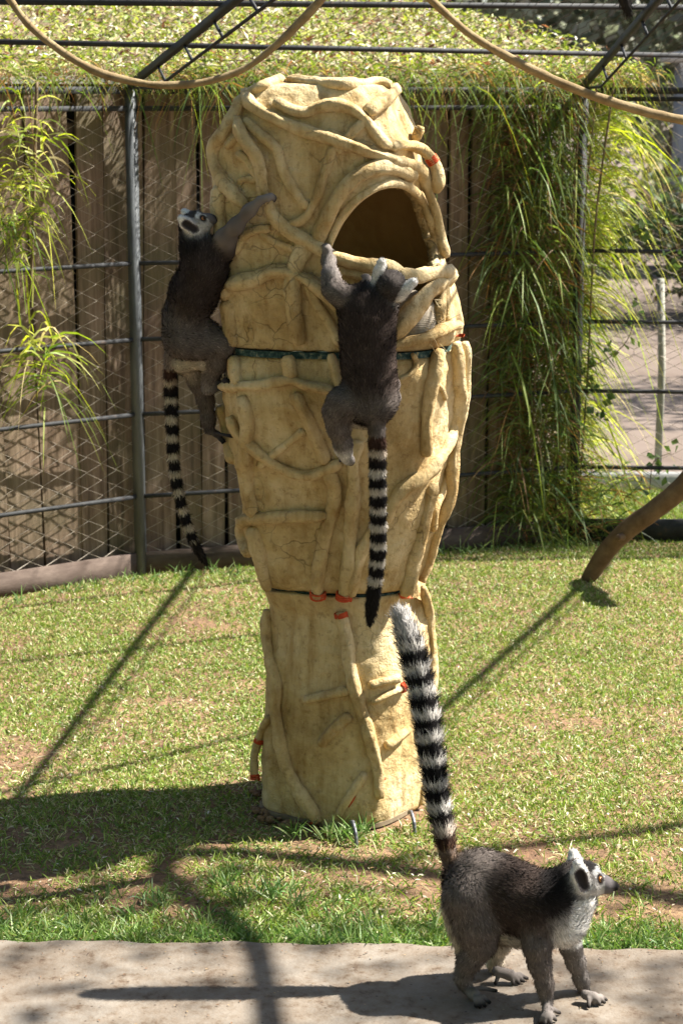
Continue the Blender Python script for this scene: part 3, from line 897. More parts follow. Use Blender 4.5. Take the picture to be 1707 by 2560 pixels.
R[15] = root(C2, [(1050, 1545), (1150, 1518), (1250, 1482), (1330, 1450), (1388, 1442)], 30, k2, .9)
root(C2, [(200, 1050), (235, 965), (300, 920), (390, 915)], 26, k2, .4)
root(C2, [(330, 935), (400, 990), (530, 1035)], 24, k2, .3)
root(C2, [(158, 1305), (172, 1400), (190, 1560)], 38, k2, .3)
root(C2, [(580, 1200), (640, 1330), (700, 1420), (760, 1545)], 32, k2, .3)
root(C2, [(120, 690), (112, 800), (130, 920), (125, 1010), (140, 1120), (150, 1300)], 50, k2, .1)
root(C2, [(740, 500), (820, 400), (900, 330)], 30, k2, .1)
root(C2, [(1290, 1110), (1315, 1220), (1325, 1330), (1330, 1430)], 26, k2, .3)
root(C2, [(1230, 700), (1275, 790), (1300, 900), (1320, 1000), (1345, 1080)], 26, k2, .2)
root(C2, [(1150, 450), (1195, 400), (1200, 360)], 30, k2, .3)
root(C2, [(520, 130), (680, 140), (820, 150), (960, 120), (1040, 135)], 30, k2, .4)
root(C2, [(270, 185), (360, 150), (480, 135)], 30, k2, .4)
root(C2, [(660, 1105), (730, 1135), (830, 1160), (930, 1180), (1010, 1230), (1030, 1330)], 30, k2, .2)
# barrel
R[21] = root(C6, [(140, 362), (250, 350), (380, 342), (490, 318), (580, 350), (728, 372)], 34, k2, .8)
root(C6, [(510, 395), (570, 490), (610, 580), (650, 680), (690, 770)], 40, k2, .35)
R[23] = root(C6, [(180, 515), (220, 610), (300, 690), (400, 770), (520, 828), (620, 836), (720, 790), (770, 765)], 35, k2, .7)
M4 = root(C6, [(690, 800), (735, 900), (738, 1000), (705, 1110), (680, 1200), (652, 1350), (646, 1500)], 44, k2, .35)
M5 = root(C6, [(868, 650), (835, 760), (838, 900), (830, 1100), (815, 1250), (795, 1400), (782, 1510)], 44, k2, .4)
R[26] = root(C6, [(700, 1052), (560, 1058), (400, 1060), (270, 1075), (222, 1115), (240, 1190), (285, 1262)], 40, k2, .65)
root(C6, [(235, 410), (270, 560), (262, 700), (262, 850), (282, 980), (300, 1060)], 46, k2, .25)
root(C6, [(300, 1120), (335, 1280), (372, 1458)], 46, k2, .25)
root(C6, [(570, 595), (480, 670), (410, 720), (320, 795)], 26, k2, .25)
root(C6, [(1285, 150), (1262, 280), (1230, 420), (1212, 560), (1215, 730)], 44, k2, .4)
root(C6, [(1372, 125), (1385, 300), (1378, 450), (1352, 600), (1300, 720), (1200, 830), (1080, 930), (1000, 1050), (900, 1210), (850, 1340), (820, 1480)], 46, k2, .45)
root(C6, [(1440, 118), (1452, 300), (1425, 500), (1395, 640), (1375, 800), (1372, 950), (1300, 1110), (1232, 1300), (1205, 1425)], 36, k2, .4)
root(C6, [(1252, 880), (1212, 1050), (1162, 1250), (1132, 1400), (1095, 1490)], 46, k2, .3)
root(C6, [(482, 190), (492, 250), (502, 320)], 36, k2, .35)
root(C6, [(715, 180), (735, 260), (752, 340), (768, 420), (800, 560)], 36, k2, .35)
root(C6, [(1080, 322), (1150, 288), (1188, 232), (1150, 180)], 18, k2, .5)
root(C6, [(1270, 340), (1310, 370), (1330, 430)], 18, k2, .3)
root(C6, [(110, 470), (150, 600), (192, 770)], 38, k2, .2)
root(C6, [(195, 195), (205, 290), (218, 350)], 42, k2, .25)
root(C6, [(1390, 600), (1330, 850), (1270, 1040), (1262, 1140)], 26, k2, .3)
# foot
k7 = 2.529
root(C7, [(298, 262), (300, 400), (310, 560), (342, 720), (335, 850), (352, 1000), (392, 1200), (452, 1350), (545, 1500), (610, 1605)], 46, k7, .6)
L2 = root(C7, [(300, 940), (250, 1060), (200, 1150), (190, 1250), (198, 1345)], 36, k7, .5)
L3 = root(C7, [(740, 262), (780, 450), (800, 600), (832, 760), (872, 920), (912, 1080), (952, 1250), (972, 1450)], 46, k7, .62)
root(C7, [(795, 768), (650, 800), (510, 835)], 38, k7, .5)
root(C7, [(805, 925), (700, 1010), (612, 1115)], 38, k7, .5)
root(C7, [(915, 745), (1000, 712), (1095, 690)], 40, k7, .45)
L6 = root(C7, [(930, 845), (1030, 792), (1128, 748)], 32, k7, .45)
root(C7, [(1008, 1120), (1090, 1062), (1150, 1010)], 38, k7, .6)
root(C7, [(890, 1290), (810, 1420), (720, 1565)], 34, k7, .4)
root(C7, [(1260, 120), (1290, 320), (1310, 620), (1300, 900), (1260, 1200), (1240, 1500)], 40, k7, .15)
# roots on the far side, for anyone walking round
for i in range(10):
    th = random.uniform(.25, math.pi - .25); z0 = random.choice([.05, .65, 1.35]); z1 = z0 + random.uniform(.4, .55)
    W = [shell_pt(th + random.uniform(-.25, .25), z, .008) for z in np.linspace(z0, z1, 5)]
    V, Q, T = tube_geo(catmull(W, .012), .019, 10, wob=.16, wob_scale=26, seed=i + 70)
    under(mesh_np('root', V, [Q, T], M['clay'], smooth=True), tower)
from mathutils.kdtree import KDTree
KD = KDTree(sum(len(p) for p, r in ROOTS)); RR = []
for p, r in ROOTS:
    for q in p: KD.insert(q, len(RR)); RR.append(r)
KD.balance()
tower_shell('dome', zJ1 + .004, zTop, HOLE, True)
tower_shell('barrel', zJ2 + .004, zJ1 - .012)
tower_shell('foot', zBot, zJ2 - .006)
# red cord bindings: coils wound round roots
def binding(path, rm, t0, t1, turns=4, grow=1.05):
    n = len(path); i0 = int(t0 * (n - 1)); i1 = max(i0 + 1, int(t1 * (n - 1)))
    a, b = path[i0], path[i1]; ax = (b - a); L = ax.length; ax.normalize()
    u = ax.cross(Vector((.3, .9, .1))).normalized(); w = ax.cross(u)
    rr = L / turns / 2
    pts = []
    for s in range(turns * 16 + 1):
        an = 2 * math.pi * s / 16
        pts.append(a + ax * (L * s / (turns * 16)) + (u * math.cos(an) + w * math.sin(an)) * rm * grow)
    V, Q, T = tube_geo(pts, rr * 1.05, 6)
    o = mesh_np('red_cord', V, [Q, T], M['paint'], smooth=True); under(o, tower)
binding(M4[0], M4[1], .962, 1.0, 4)
binding(M5[0], M5[1], .965, 1.0, 3)
binding(R[7][0], R[7][1], .69, .765, 4, .97)
binding(L2[0], L2[1], .48, .54, 3, .96)
binding(L2[0], L2[1], .95, 1.0, 2, .8)
binding(L3[0], L3[1], .0, .03, 4, 1.0)
binding(L6[0], L6[1], .93, 1.0, 2, .95)
def paint_patch(fn, c, pts, th=.006):
    """a dab of orange cord showing through broken clay: low ridged mound"""
    ring = [on_tower(*fn(*p), th) for p in pts]; cen = on_tower(*fn(*c), th * 1.8)
    rim = [on_tower(*fn(*p), -.004) for p in pts]
    n = len(ring); V = [tuple(v) for v in rim + ring] + [tuple(cen)]
    Q = [(i, (i + 1) % n, n + (i + 1) % n, n + i) for i in range(n)]
    T = [(n + i, n + (i + 1) % n, 2 * n) for i in range(n)]
    under(mesh_np('exposed_cord', V, [np.array(Q), np.array(T)], M['paint']), tower)
paint_patch(C7, (808, 1458), [(790, 1420), (838, 1438), (815, 1480), (788, 1515), (786, 1460)])
paint_patch(C7, (870, 1372), [(862, 1365), (878, 1366), (876, 1380), (864, 1380)])
paint_patch(C7, (1130, 176), [(1105, 165), (1155, 165), (1150, 186), (1112, 186)])
paint_patch(C7, (575, 1606), [(540, 1612), (560, 1600), (605, 1594), (600, 1608), (565, 1622)])
paint_patch(C7, (1003, 1330), [(992, 1326), (1016, 1322), (1014, 1338), (996, 1340)])
paint_patch(C2, (1418, 1500), [(1395, 1505), (1412, 1490), (1440, 1490), (1430, 1512)])
# anchor stakes
for px, ln in ((C7(822, 1680), .075), (C7(1190, 1615), .06)):
    g0 = G(*px, 0.02); g = Geo()
    pth = catmull([g0 + Vector((-.008, .035, .018)), g0 + Vector((-.004, .016, .027)), g0 + Vector((0, .0, .020)), g0 + Vector((.004, -.018, .006)), g0 + Vector((.006, -.025, -.03))], .004)
    g.tube(pth, lambda t: .0052 * (1 + .16 * math.sin(t * 95)), 10)
    o = g.build('ground_stake', M['rebar'], smooth=True)
    finish(o, 'ribbed steel stake at the middle of the tower foot' if ln == .075 else 'ribbed steel stake at the sunlit side of the tower foot', 'stake', 'steel stakes pinning the clay tower')
# burlap sack of straw inside the opening
def sack():
    c = on_tower(*C2(1200, 1400), -.09); c.z = zJ1 + .075
    nu, nv = 48, 28; V = []; uv = []
    for j in range(nv + 1):
        ph = math.pi * j / nv
        for i in range(nu):
            th = 2 * math.pi * i / nu
            sx, sy, sz = math.sin(ph) * math.cos(th), math.sin(ph) * math.sin(th), math.cos(ph)
            f = 1 + .10 * mnoise.noise(Vector((sx * 2, sy * 2, sz * 2 + 4))) + .03 * mnoise.noise(Vector((sx * 6, sy * 6, sz * 6)))
            p = Vector((sx * .085, sy * .08, (abs(sz) ** .8) * (1 if sz > 0 else -1) * .078)) * f
            V.append(tuple(c + p)); uv.append((i / nu * 4, j / nv * 3))
    Fq = [(j * nu + i, j * nu + (i + 1) % nu, (j + 1) * nu + (i + 1) % nu, (j + 1) * nu + i) for j in range(nv) for i in range(nu)]
    o = mesh_np('burlap_sack', V, np.array(Fq), M['burlap'], smooth=True)
    ul = o.data.uv_layers.new(name='UVMap')
    for l in o.data.loops: ul.data[l.index].uv = uv[l.vertex_index]
    finish(o, 'coarse burlap sack of straw tucked inside the tower opening', 'sack')
    n = 60; rt = np.array(c)[None] + np.stack([.05 + .04 * rng.random(n), -.03 + .05 * rng.normal(size=n), -.05 + .13 * rng.random(n)], 1)
    d = np.stack([.4 + .5 * rng.random(n), rng.normal(size=n) * .5, rng.normal(size=n) * .8], 1)
    Vb, Q, T, Cb = blades(rt, d, rng.uniform(.02, .06, n), np.full(n, .0007), rng.uniform(-.3, .5, n), mixcols(n, [(.55, .45, .26), (.4, .3, .16)], [1, 1]), segs=3)
    s = mesh_np('straw', Vb.reshape(-1, 3), [Q, T], M['lawnblade'], cols=Cb.reshape(-1, 3)); s.parent = o; s['kind'] = 'stuff'
sack()

# ------------------------------------------------------------------ ropes and log
def rope(name, pts, rs, label, cat, mat, step=.02):
    path = catmull([PD(*p) for p in pts], step)
    V, Q, T = tube_geo(path, rs, 10, wob=.26, wob_scale=22, seed=len(name), groove=.16)
    return finish(mesh_np(name, V, [Q, T], mat, smooth=True), label, cat)
rope('liana', [(-160, -260, 5.7), (-60, -110, 5.75), (10, -20, 5.8), (60, 50, 5.8), (130, 110, 5.8), (220, 163, 5.8), (320, 190, 5.8), (400, 196, 5.8), (480, 186, 5.8), (560, 158, 5.8), (625, 112, 5.8), (690, 50, 5.8), (745, -10, 5.8), (830, -130, 5.8)],
     .0108, 'pale bark liana hanging in a deep loop over the board wall', 'liana', M['liana'])
rope('liana', [(840, -140, 5.5), (920, -60, 5.5), (985, -5, 5.5), (1080, 80, 5.5), (1200, 150, 5.5), (1330, 208, 5.5), (1450, 248, 5.5), (1568, 276, 5.5), (1720, 300, 5.5), (1900, 300, 5.5)],
     .0118, 'tan liana sloping down past the grassy corner post', 'liana', M['liana'])
lp = [PD(*p) for p in ((1325, 1368, 7.82), (1345, 1338, 7.80), (1390, 1268, 7.76), (1440, 1215, 7.72), (1500, 1172, 7.68), (1568, 1115, 7.64), (1650, 1020, 7.60), (1790, 900, 7.5))]
V, Q, T = tube_geo(catmull(lp, .03), lambda t: .027 + .012 * math.sin(t * 2.5) + .007 * t, 14, wob=.16, wob_scale=12, seed=3, groove=.16)
lo = finish(mesh_np('log', V, [Q, T], M['log'], smooth=True), 'bent brown branch leaning out of the lawn beside the fence', 'branch')
V, Q, T = tube_geo(catmull([PD(1428, 1232, 7.70), PD(1421, 1234, 7.66), PD(1417, 1234, 7.635)], .01), lambda t: .016 - .006 * t, 8, wob=.2)
kn = mesh_np('knot', V, [Q, T], M['log'], smooth=True); kn.parent = lo

# ------------------------------------------------------------------ overgrown lean-to roof behind the boards
def thatch():
    root = finish(empty('lean_to_roof', (0, 9, 2)), 'flat lean-to roof overgrown with creeper and leaf litter above the board wall', 'roof')
    pts_in = [A + Vector((-.6, -.45, 0)), B, C_ + Vector((.30, .03, 0))]
    def inner(u):
        s = u * 2
        return pts_in[0].lerp(pts_in[1], s) if s < 1 else pts_in[1].lerp(pts_in[2], s - 1)
    nrm = Vector((.42, -.9, 0)).normalized()
    nu, nv = 60, 18
    V = []
    for j in range(nv + 1):
        for i in range(nu + 1):
            p = inner(i / nu); w = j / nv
            q = p - nrm * (.05 + w * 2.05)
            V.append((q.x, q.y, 2.02 + .40 * w + .03 * mnoise.noise(Vector((q.x * 2, q.y * 2, 0)))))
    n1 = (nu + 1)
    Fq = [(j * n1 + i, j * n1 + i + 1, (j + 1) * n1 + i + 1, (j + 1) * n1 + i) for j in range(nv) for i in range(nu)]
    o = mesh_np('deck', V, np.array(Fq), M['stem']); under(o, root)
    # creeper: small leaves over the deck
    n = 42000
    u = rng.random(n); w = rng.random(n) ** 1.1
    edge_w = -.05 - .06 * np.sin(u * 37) - .05 * np.sin(u * 91 + 1)
    w = edge_w / 2.2 + w * (1 - edge_w / 2.2)
    pin = np.array([tuple(inner(x)) for x in u])
    pos = pin - np.array(nrm)[None] * (w * 2.2)[:, None]
    lump = fbm(pos[:, 0], pos[:, 1], 3.2, 21.0)
    pos[:, 2] = 2.035 + .40 * w + np.abs(rng.normal(size=n)) * .026 + np.clip(lump, 0, 1) * .10 * rng.random(n)
    keep = rng.random(n) < np.clip(.75 + .9 * lump, .12, 1); pos, w, n = pos[keep], w[keep], int(keep.sum())
    dark = w < 0.06
    col = mixcols(n, [(0.27, 0.31, 0.06), (0.17, 0.225, 0.045), (0.42, 0.43, 0.16), (0.52, 0.45, 0.31), (0.17, 0.08, 0.045), (0.62, 0.6, 0.5)], [.26, .24, .18, .15, .12, .05], .25)
    Vl, T, Cl = leaves(pos, rng.uniform(.016, .050, n), col, flat=.40, aspect=.34)
    o = mesh_np('creeper_leaves', Vl, T, M['leaf'], cols=Cl); o['kind'] = 'stuff'; under(o, root)
    # ragged dry fringe along the eave
    n = 5200
    u = rng.random(n)
    pin = np.array([tuple(inner(x)) for x in u])
    pos = pin - np.array(nrm)[None] * (rng.uniform(-.13, .14, n))[:, None]
    pos[:, 2] = rng.uniform(1.99, 2.08, n)
    col = mixcols(n, [(0.20, 0.26, 0.05), (0.12, 0.17, 0.035), (0.36, 0.27, 0.11), (0.22, 0.11, 0.05)], [.3, .3, .25, .15])
    d = np.stack([rng.normal(size=n), -.3 + rng.normal(size=n) * .6, .2 + rng.normal(size=n) * .5], 1)
    L = rng.uniform(.04, .11, n)
    Vb, Q, T, Cb = blades(pos, d, L, rng.uniform(.0012, .003, n), rng.uniform(.5, 1.6, n), col, segs=4)
    o = mesh_np('dry_fringe', Vb.reshape(-1, 3), [Q, T], M['blade'], cols=Cb.reshape(-1, 3)); o['kind'] = 'stuff'; under(o, root)
thatch()

# ------------------------------------------------------------------ hanging grasses
def grass_plant(name, label, cat, spec, nbig, sun=True, stems=()):
    """spec: list of (n, position function(n) -> (n,3), direction function, length range, width range, droop range, palette)"""
    root = finish(empty(name, spec[0][1](1)[0]), label, cat)
    allV, allC, allL = [], [], []
    geo = Geo(); segs = 5
    for (n, pf, df, L, W, D, pal) in spec:
        pos = pf(n); d = df(n)
        col = mixcols(n, pal[0], pal[1], .18)
        tip = np.clip(col * np.array([1.15, 1.05, .9]), 0, 1)
        ln = rng.uniform(*L, n); wd = rng.uniform(*W, n)
        Vb, Q, T, Cb = blades(pos, d, ln, wd, rng.uniform(*D, n), col, segs=segs, tipcol=tip)
        allV.append(Vb); allC.append(Cb); allL.append(ln * wd * (4.0 / np.clip(pos[:, 1], 1, None)) + 0.00002 * -pos[:, 1])
    Vb = np.concatenate(allV); Cb = np.concatenate(allC); sc = np.concatenate(allL)
    order = np.argsort(-sc); big = order[:nbig]; rest = order[nbig:]
    m = 2 * segs + 1
    q = np.array([(2 * i, 2 * i + 1, 2 * i + 3, 2 * i + 2) for i in range(segs - 1)]); tr = np.array([(2 * segs - 2, 2 * segs - 1, 2 * segs)])
    for i in big:
        o = mesh_np('blade', Vb[i], [q, tr], M['blade'], cols=Cb[i]); under(o, root)
    k = len(rest); base = (np.arange(k) * m)[:, None, None]
    o = mesh_np('foliage', Vb[rest].reshape(-1, 3), [(q[None] + base).reshape(-1, 4), (tr[None] + base).reshape(-1, 3)], M['blade'], cols=Cb[rest].reshape(-1, 3))
    o['kind'] = 'stuff'; under(o, root)
    for pts, r in stems:
        g = Geo(); g.tube(catmull(pts, .04), r, 7, wob=.15, wob_scale=20)
        g.build('stem', M['stem'], root, smooth=True)
    return root
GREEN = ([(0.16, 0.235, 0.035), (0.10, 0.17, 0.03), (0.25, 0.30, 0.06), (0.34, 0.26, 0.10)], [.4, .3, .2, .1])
SHADE = ([(0.125, 0.19, 0.045), (0.075, 0.125, 0.035), (0.21, 0.25, 0.07), (0.22, 0.13, 0.055)], [.35, .3, .15, .2])  # darker greens: shade put into the blade colour
YELL = ([(0.31, 0.37, 0.065), (0.42, 0.45, 0.13), (0.20, 0.28, 0.05), (0.50, 0.44, 0.22)], [.4, .25, .25, .1])  # yellower greens: backlight put into the blade colour
def box_pos(x0, x1, y0, y1, z0, z1, pw=1.0):
    def f(n): return np.stack([rng.uniform(x0, x1, n), rng.uniform(y0, y1, n), z0 + (z1 - z0) * rng.random(n) ** pw], 1)
    return f
def up_dir(sx, sy, sz, bx=0.0, by=-.2):
    def f(n): return np.stack([bx + rng.normal(size=n) * sx, by + rng.normal(size=n) * sy, sz + .4 * rng.normal(size=n)], 1)
    return f
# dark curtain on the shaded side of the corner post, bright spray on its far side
xl = PD(1100, 600, 8.4).x; xm = PD(1300, 600, 8.5).x
def curtain(n):
    z = 1.98 * rng.random(n) ** .85
    x = rng.uniform(xl + .075, xm + .04, n) + .07 * (1.2 - z) * rng.random(n)
    y = 8.585 - (1.03 - x) * .34 + rng.uniform(-.08, .05, n)
    return np.stack([x, y, z], 1)
def spray(n):
    z = 2.0 * rng.random(n) ** .75
    wmax = np.interp(z, [0, .35, .5, .8, 1.15, 1.5, 1.9, 2.1], [.08, .13, .07, .06, .09, .16, .20, .18])
    x = 1.00 + (rng.random(n) ** 1.3) * wmax - .10 * (z < 1.3) * rng.random(n)
    y = 8.58 + rng.uniform(-.02, .16, n)
    return np.stack([x, y, z], 1)
def low_glow(n):
    z = .10 + 1.25 * rng.random(n)
    x = rng.uniform(.82, 1.03, n); y = 8.58 + rng.uniform(-.02, .14, n)
    return np.stack([x, y, z], 1)
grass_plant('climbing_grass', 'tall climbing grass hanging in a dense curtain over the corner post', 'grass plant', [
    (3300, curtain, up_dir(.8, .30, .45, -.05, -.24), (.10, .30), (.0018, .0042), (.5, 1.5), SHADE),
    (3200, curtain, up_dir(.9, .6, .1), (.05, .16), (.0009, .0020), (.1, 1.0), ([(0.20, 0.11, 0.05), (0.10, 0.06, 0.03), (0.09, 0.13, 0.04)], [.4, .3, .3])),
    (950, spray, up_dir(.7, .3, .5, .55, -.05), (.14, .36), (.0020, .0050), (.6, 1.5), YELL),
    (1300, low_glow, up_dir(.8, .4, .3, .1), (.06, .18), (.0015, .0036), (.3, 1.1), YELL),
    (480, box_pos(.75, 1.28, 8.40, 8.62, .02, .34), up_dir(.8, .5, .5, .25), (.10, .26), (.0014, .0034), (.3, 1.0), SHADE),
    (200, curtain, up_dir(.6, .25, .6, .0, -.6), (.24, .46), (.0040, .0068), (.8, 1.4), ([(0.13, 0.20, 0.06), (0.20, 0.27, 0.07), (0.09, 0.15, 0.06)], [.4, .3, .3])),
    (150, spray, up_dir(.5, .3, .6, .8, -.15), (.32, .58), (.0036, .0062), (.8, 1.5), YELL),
], 300, stems=[([Vector((.80 + .05 * i, 8.46 + .02 * i, 0)), Vector((.78 + .06 * i, 8.44 + .02 * i, .7)), Vector((.84 + .05 * i, 8.48, 1.4)), Vector((.80 + .07 * i, 8.46, 2.0))], .0035 + .0015 * (i % 2)) for i in range(6)])
def clump(cx, cy, cz, rx, rz):
    def f(n): return np.stack([cx + rng.normal(size=n) * rx, cy + rng.normal(size=n) * .03, cz + rng.normal(size=n) * rz], 1)
    return f
c1 = PD(70, 330, 7.42); c2 = PD(85, 830, 7.40)
grass_plant('tufted_grass', 'bright drooping grass clump high on the sunny netting', 'grass plant', [
    (60, clump(c1.x, 7.45, 1.80, .05, .11), up_dir(.9, .5, .7), (.11, .26), (.0028, .0052), (.5, 1.4), YELL),
    (110, clump(c1.x - .05, 7.47, 1.58, .05, .11), up_dir(.9, .5, .4), (.08, .20), (.0024, .0048), (.5, 1.5), YELL),
    (50, clump(c1.x - .10, 7.45, 1.42, .04, .08), up_dir(.7, .4, .5), (.14, .26), (.0026, .0046), (.7, 1.5), GREEN),
], 90, stems=[([Vector((c1.x - .03, 7.5, 1.2)), Vector((c1.x, 7.48, 1.6)), Vector((c1.x + .02, 7.5, 2.0))], .006)])
grass_plant('tufted_grass', 'thin drooping grass clump poking through the sunny netting lower down', 'grass plant', [
    (34, clump(c2.x, 7.47, .97, .03, .05), up_dir(.8, .5, .7), (.16, .42), (.0034, .0058), (.7, 1.5), YELL),
    (34, clump(c2.x + .02, 7.47, .88, .04, .05), up_dir(.9, .6, .2), (.10, .25), (.0026, .0046), (.7, 1.6), GREEN),
    (5, clump(c2.x - .04, 7.45, 1.10, .01, .04), up_dir(.12, .1, 1.0), (.16, .26), (.004, .005), (.0, .1), YELL),
], 60)
def eave(n):
    u = rng.random(n); x = np.interp(u, [0, .12, .3, .5, 1], [-1.5, -.62, -.45, .2, .98])
    y = fence_y(x) - rng.uniform(.02, .2, n)
    return np.stack([x, y, rng.uniform(1.96, 2.06, n)], 1)
grass_plant('hanging_grass', 'loose grass blades dangling from the roof edge in front of the boards', 'grass plant', [
    (230, eave, up_dir(.6, .3, .1, 0, -.3), (.10, .26), (.0014, .0034), (.8, 1.8), SHADE),
    (70, eave, up_dir(.7, .3, .5, 0, -.3), (.18, .34), (.0016, .0034), (.9, 1.6), GREEN),
], 150)
# leafy vine climbing the netting on the open side
def vine():
    root = finish(empty('netting_vine', (1.35, 8.5, 0)), 'thin vine with small round leaves climbing the open netting', 'vine')
    runs = [[(1340, 850), (1400, 820), (1440, 780), (1460, 720)], [(1350, 870), (1370, 930), (1400, 960)], [(1490, 1130), (1500, 1060), (1540, 1040)], [(1568, 520), (1500, 515), (1440, 540), (1400, 570)], [(1568, 600), (1530, 570), (1480, 560)]]
    cen = []
    for r_ in runs:
        path = catmull([PD(x, y, 8.53) for x, y in r_], .03); g = Geo(); g.tube(path, .0022, 5); g.build('stem', M['stem'], root)
        cen += path
    cen = np.array([tuple(c) for c in cen])
    for t in range(90):
        c = cen[rng.integers(len(cen))] + rng.normal(size=3) * np.array([.03, .02, .03])
        V, T, C = leaves(c[None], np.array([rng.uniform(.03, .055)]), mixcols(1, [(0.05, 0.09, 0.03), (0.09, 0.14, 0.04)], [1, 1]), aspect=.85)
        under(mesh_np('leaf', V, T, M['leaf'], cols=C), root)
vine()

# ------------------------------------------------------------------ what lies beyond the open netting
def hexnet():
    root = finish(empty('hex_netting_fence', (2.2, 9.78, 0)), 'second fence of hexagonal chicken wire on a grey timber post', 'fence')
    g = Geo(); pt = PD(1508, 1100, 9.78); tp = PD(1516, 640, 9.78)
    g.tube([Vector((pt.x, 9.78, 0)), Vector((pt.x + .004, 9.78, .6)), Vector((tp.x, 9.78, tp.z))], .019, 12, wob=.05)
    g.build('post', M['timber'], root, smooth=True)
    g = Geo(); p = .06; x0, x1, z0, z1 = 1.2, 3.2, .62, 1.42
    nx = int((x1 - x0) / p); nz = int((z1 - z0) / (p * .9))
    for i in range(nx):
        pts = []
        for k in range(nz):
            s = 1 if (k + i) % 2 else -1
            x = x0 + (i + .5 * s) * p * .98; z = z0 + k * p * .9
            pts += [Vector((x, 9.76, z)), Vector((x, 9.76, z + p * .42))]
        V, Q, T = tube_geo(pts, .0018, 3, cap=False); g.add(V, Q)
    o = g.build('hex_wire', M['wire'], root); o['kind'] = 'stuff'
hexnet()
def shrub(name, label, cat, c, r, n, cols, size, trunk=None, group=None):
    root = finish(empty(name, (c[0], c[1], 0)), label, cat, group)
    g = Geo()
    if trunk:
        g.tube(catmull(trunk[0], .1), trunk[1], 9, wob=.12, wob_scale=5)
    else:
        for i in range(5):
            a = i * 1.3; g.tube(catmull([Vector((c[0], c[1], 0)), Vector((c[0] + math.cos(a) * r[0] * .4, c[1] + math.sin(a) * r[1] * .4, c[2])), Vector((c[0] + math.cos(a) * r[0] * .8, c[1] + math.sin(a) * r[1] * .8, c[2] + r[2] * .6))], .15), .025, 6)
    g.build('trunk' if trunk else 'stems', M['log'], root, smooth=True)
    k = max(8, n // 160)
    cc = rng.normal(size=(k, 3)); cc /= np.linalg.norm(cc, axis=1, keepdims=True); cc *= rng.random((k, 1)) ** .4
    cc = np.array(c) + cc * np.array(r)
    idx = rng.integers(k, size=n)
    pos = cc[idx] + rng.normal(size=(n, 3)) * np.array(r) * .17
    pos[:, 2] = np.maximum(pos[:, 2], .03)
    col = mixcols(n, cols[0], cols[1], .2)
    V, T, C = leaves(pos, rng.uniform(*size, n), col)
    o = mesh_np('crown', V, T, M['leaf'], cols=C); o['kind'] = 'stuff'; under(o, root)
FAR = ([(0.21, 0.23, 0.15), (0.29, 0.30, 0.22), (0.15, 0.17, 0.11), (0.36, 0.34, 0.28)], [.35, .3, .2, .15])
DEEP = ([(0.055, 0.085, 0.035), (0.09, 0.12, 0.05), (0.16, 0.12, 0.07)], [.45, .35, .2])
shrub('clipped_shrub', 'dark clipped shrub beyond the open netting', 'shrub', (3.4, 17.6, .75), (1.5, .8, .75), 5000, DEEP, (.05, .12))
shrub('broad_shrub', 'broad dark shrub half hidden behind the corner post', 'shrub', (1.3, 18.6, .8), (1.4, .8, .8), 4000, DEEP, (.05, .12))
shrub('grey_green_tree', 'grey green tree behind the dark shrub and the pale shed', 'tree', (5.6, 27, 4.2), (3.6, 2.5, 3.4), 12000, FAR, (.12, .3),
      trunk=([Vector((4.2, 25, 0)), Vector((4.25, 25, 1.2)), Vector((4.7, 25.4, 2.3)), Vector((5.6, 26, 3.6))], lambda t: .20 - .10 * t))
shrub('olive_tree', 'pale olive coloured tree far beyond the corner of the board wall', 'tree', (.2, 29, 4.0), (4.2, 2.5, 3.6), 12000, FAR, (.12, .3),
      trunk=([Vector((.2, 29, 0)), Vector((.3, 29, 1.6)), Vector((.1, 29, 3.6))], lambda t: .22 - .12 * t))
shrub('tall_hedge_tree', 'wide grey green tree closing the view at the back of the yard', 'tree', (7.0, 34, 4.5), (5, 2.5, 4.4), 9000, FAR, (.14, .36),
      trunk=([Vector((7, 34, 0)), Vector((7.2, 34, 1.6)), Vector((7, 34, 4))], lambda t: .25 - .12 * t))
def shed():
    root = finish(empty('shed', (4.5, 22, 0)), 'pale grey shed with framed brown door panels behind the dark shrub', 'shed')
    g = Geo(); g.box((5.0, 22.6, 1.15), (1.15, 0, 0), (0, .6, 0), (0, 0, 1.15)); g.build('wall', M['wall'], root)
    g = Geo(); g.box((5.0, 22.55, 2.36), (1.3, 0, 0), (0, .8, 0), (0, 0, .05)); g.build('roof', M['kerb'], root)
    for x in (4.25, 4.75, 5.25):
        g = Geo(); g.box((x, 21.985, 1.35), (.17, 0, 0), (0, .012, 0), (0, 0, .62)); g.build('panel', M['kick'], root)
shed()
# tree standing outside the frame to the sunny side; its limbs shade the path and the yard
def shade_tree(name, label, x, y, r, n, h, limbs, cz, cr, size=(.05, .1)):
    root = finish(empty(name, (x, y, 0)), label, 'tree')
    g = Geo(); g.tube(catmull([Vector((x, y, 0)), Vector((x + .05, y, 1.4)), Vector((x - .05, y + .05, h))], .1), lambda t: r * (1 - .45 * t), 12, wob=.1, wob_scale=4)
    g.build('trunk', M['log'], root, smooth=True)
    for pts, rr in limbs:
        g = Geo(); g.tube(catmull([Vector(p) for p in pts], .06), lambda t, rr=rr: rr * (1 - .6 * t), 9, wob=.12, wob_scale=6); g.build('limb', M['log'], root, smooth=True)
    pos = np.array(cz)[None] + np.clip(rng.normal(size=(n, 3)), -2, 2) * np.array(cr)
    V, T, C = leaves(pos, rng.uniform(*size, n), mixcols(n, GREEN[0], GREEN[1]))
    o = mesh_np('crown', V, T, M['leaf'], cols=C); o['kind'] = 'stuff'; under(o, root)

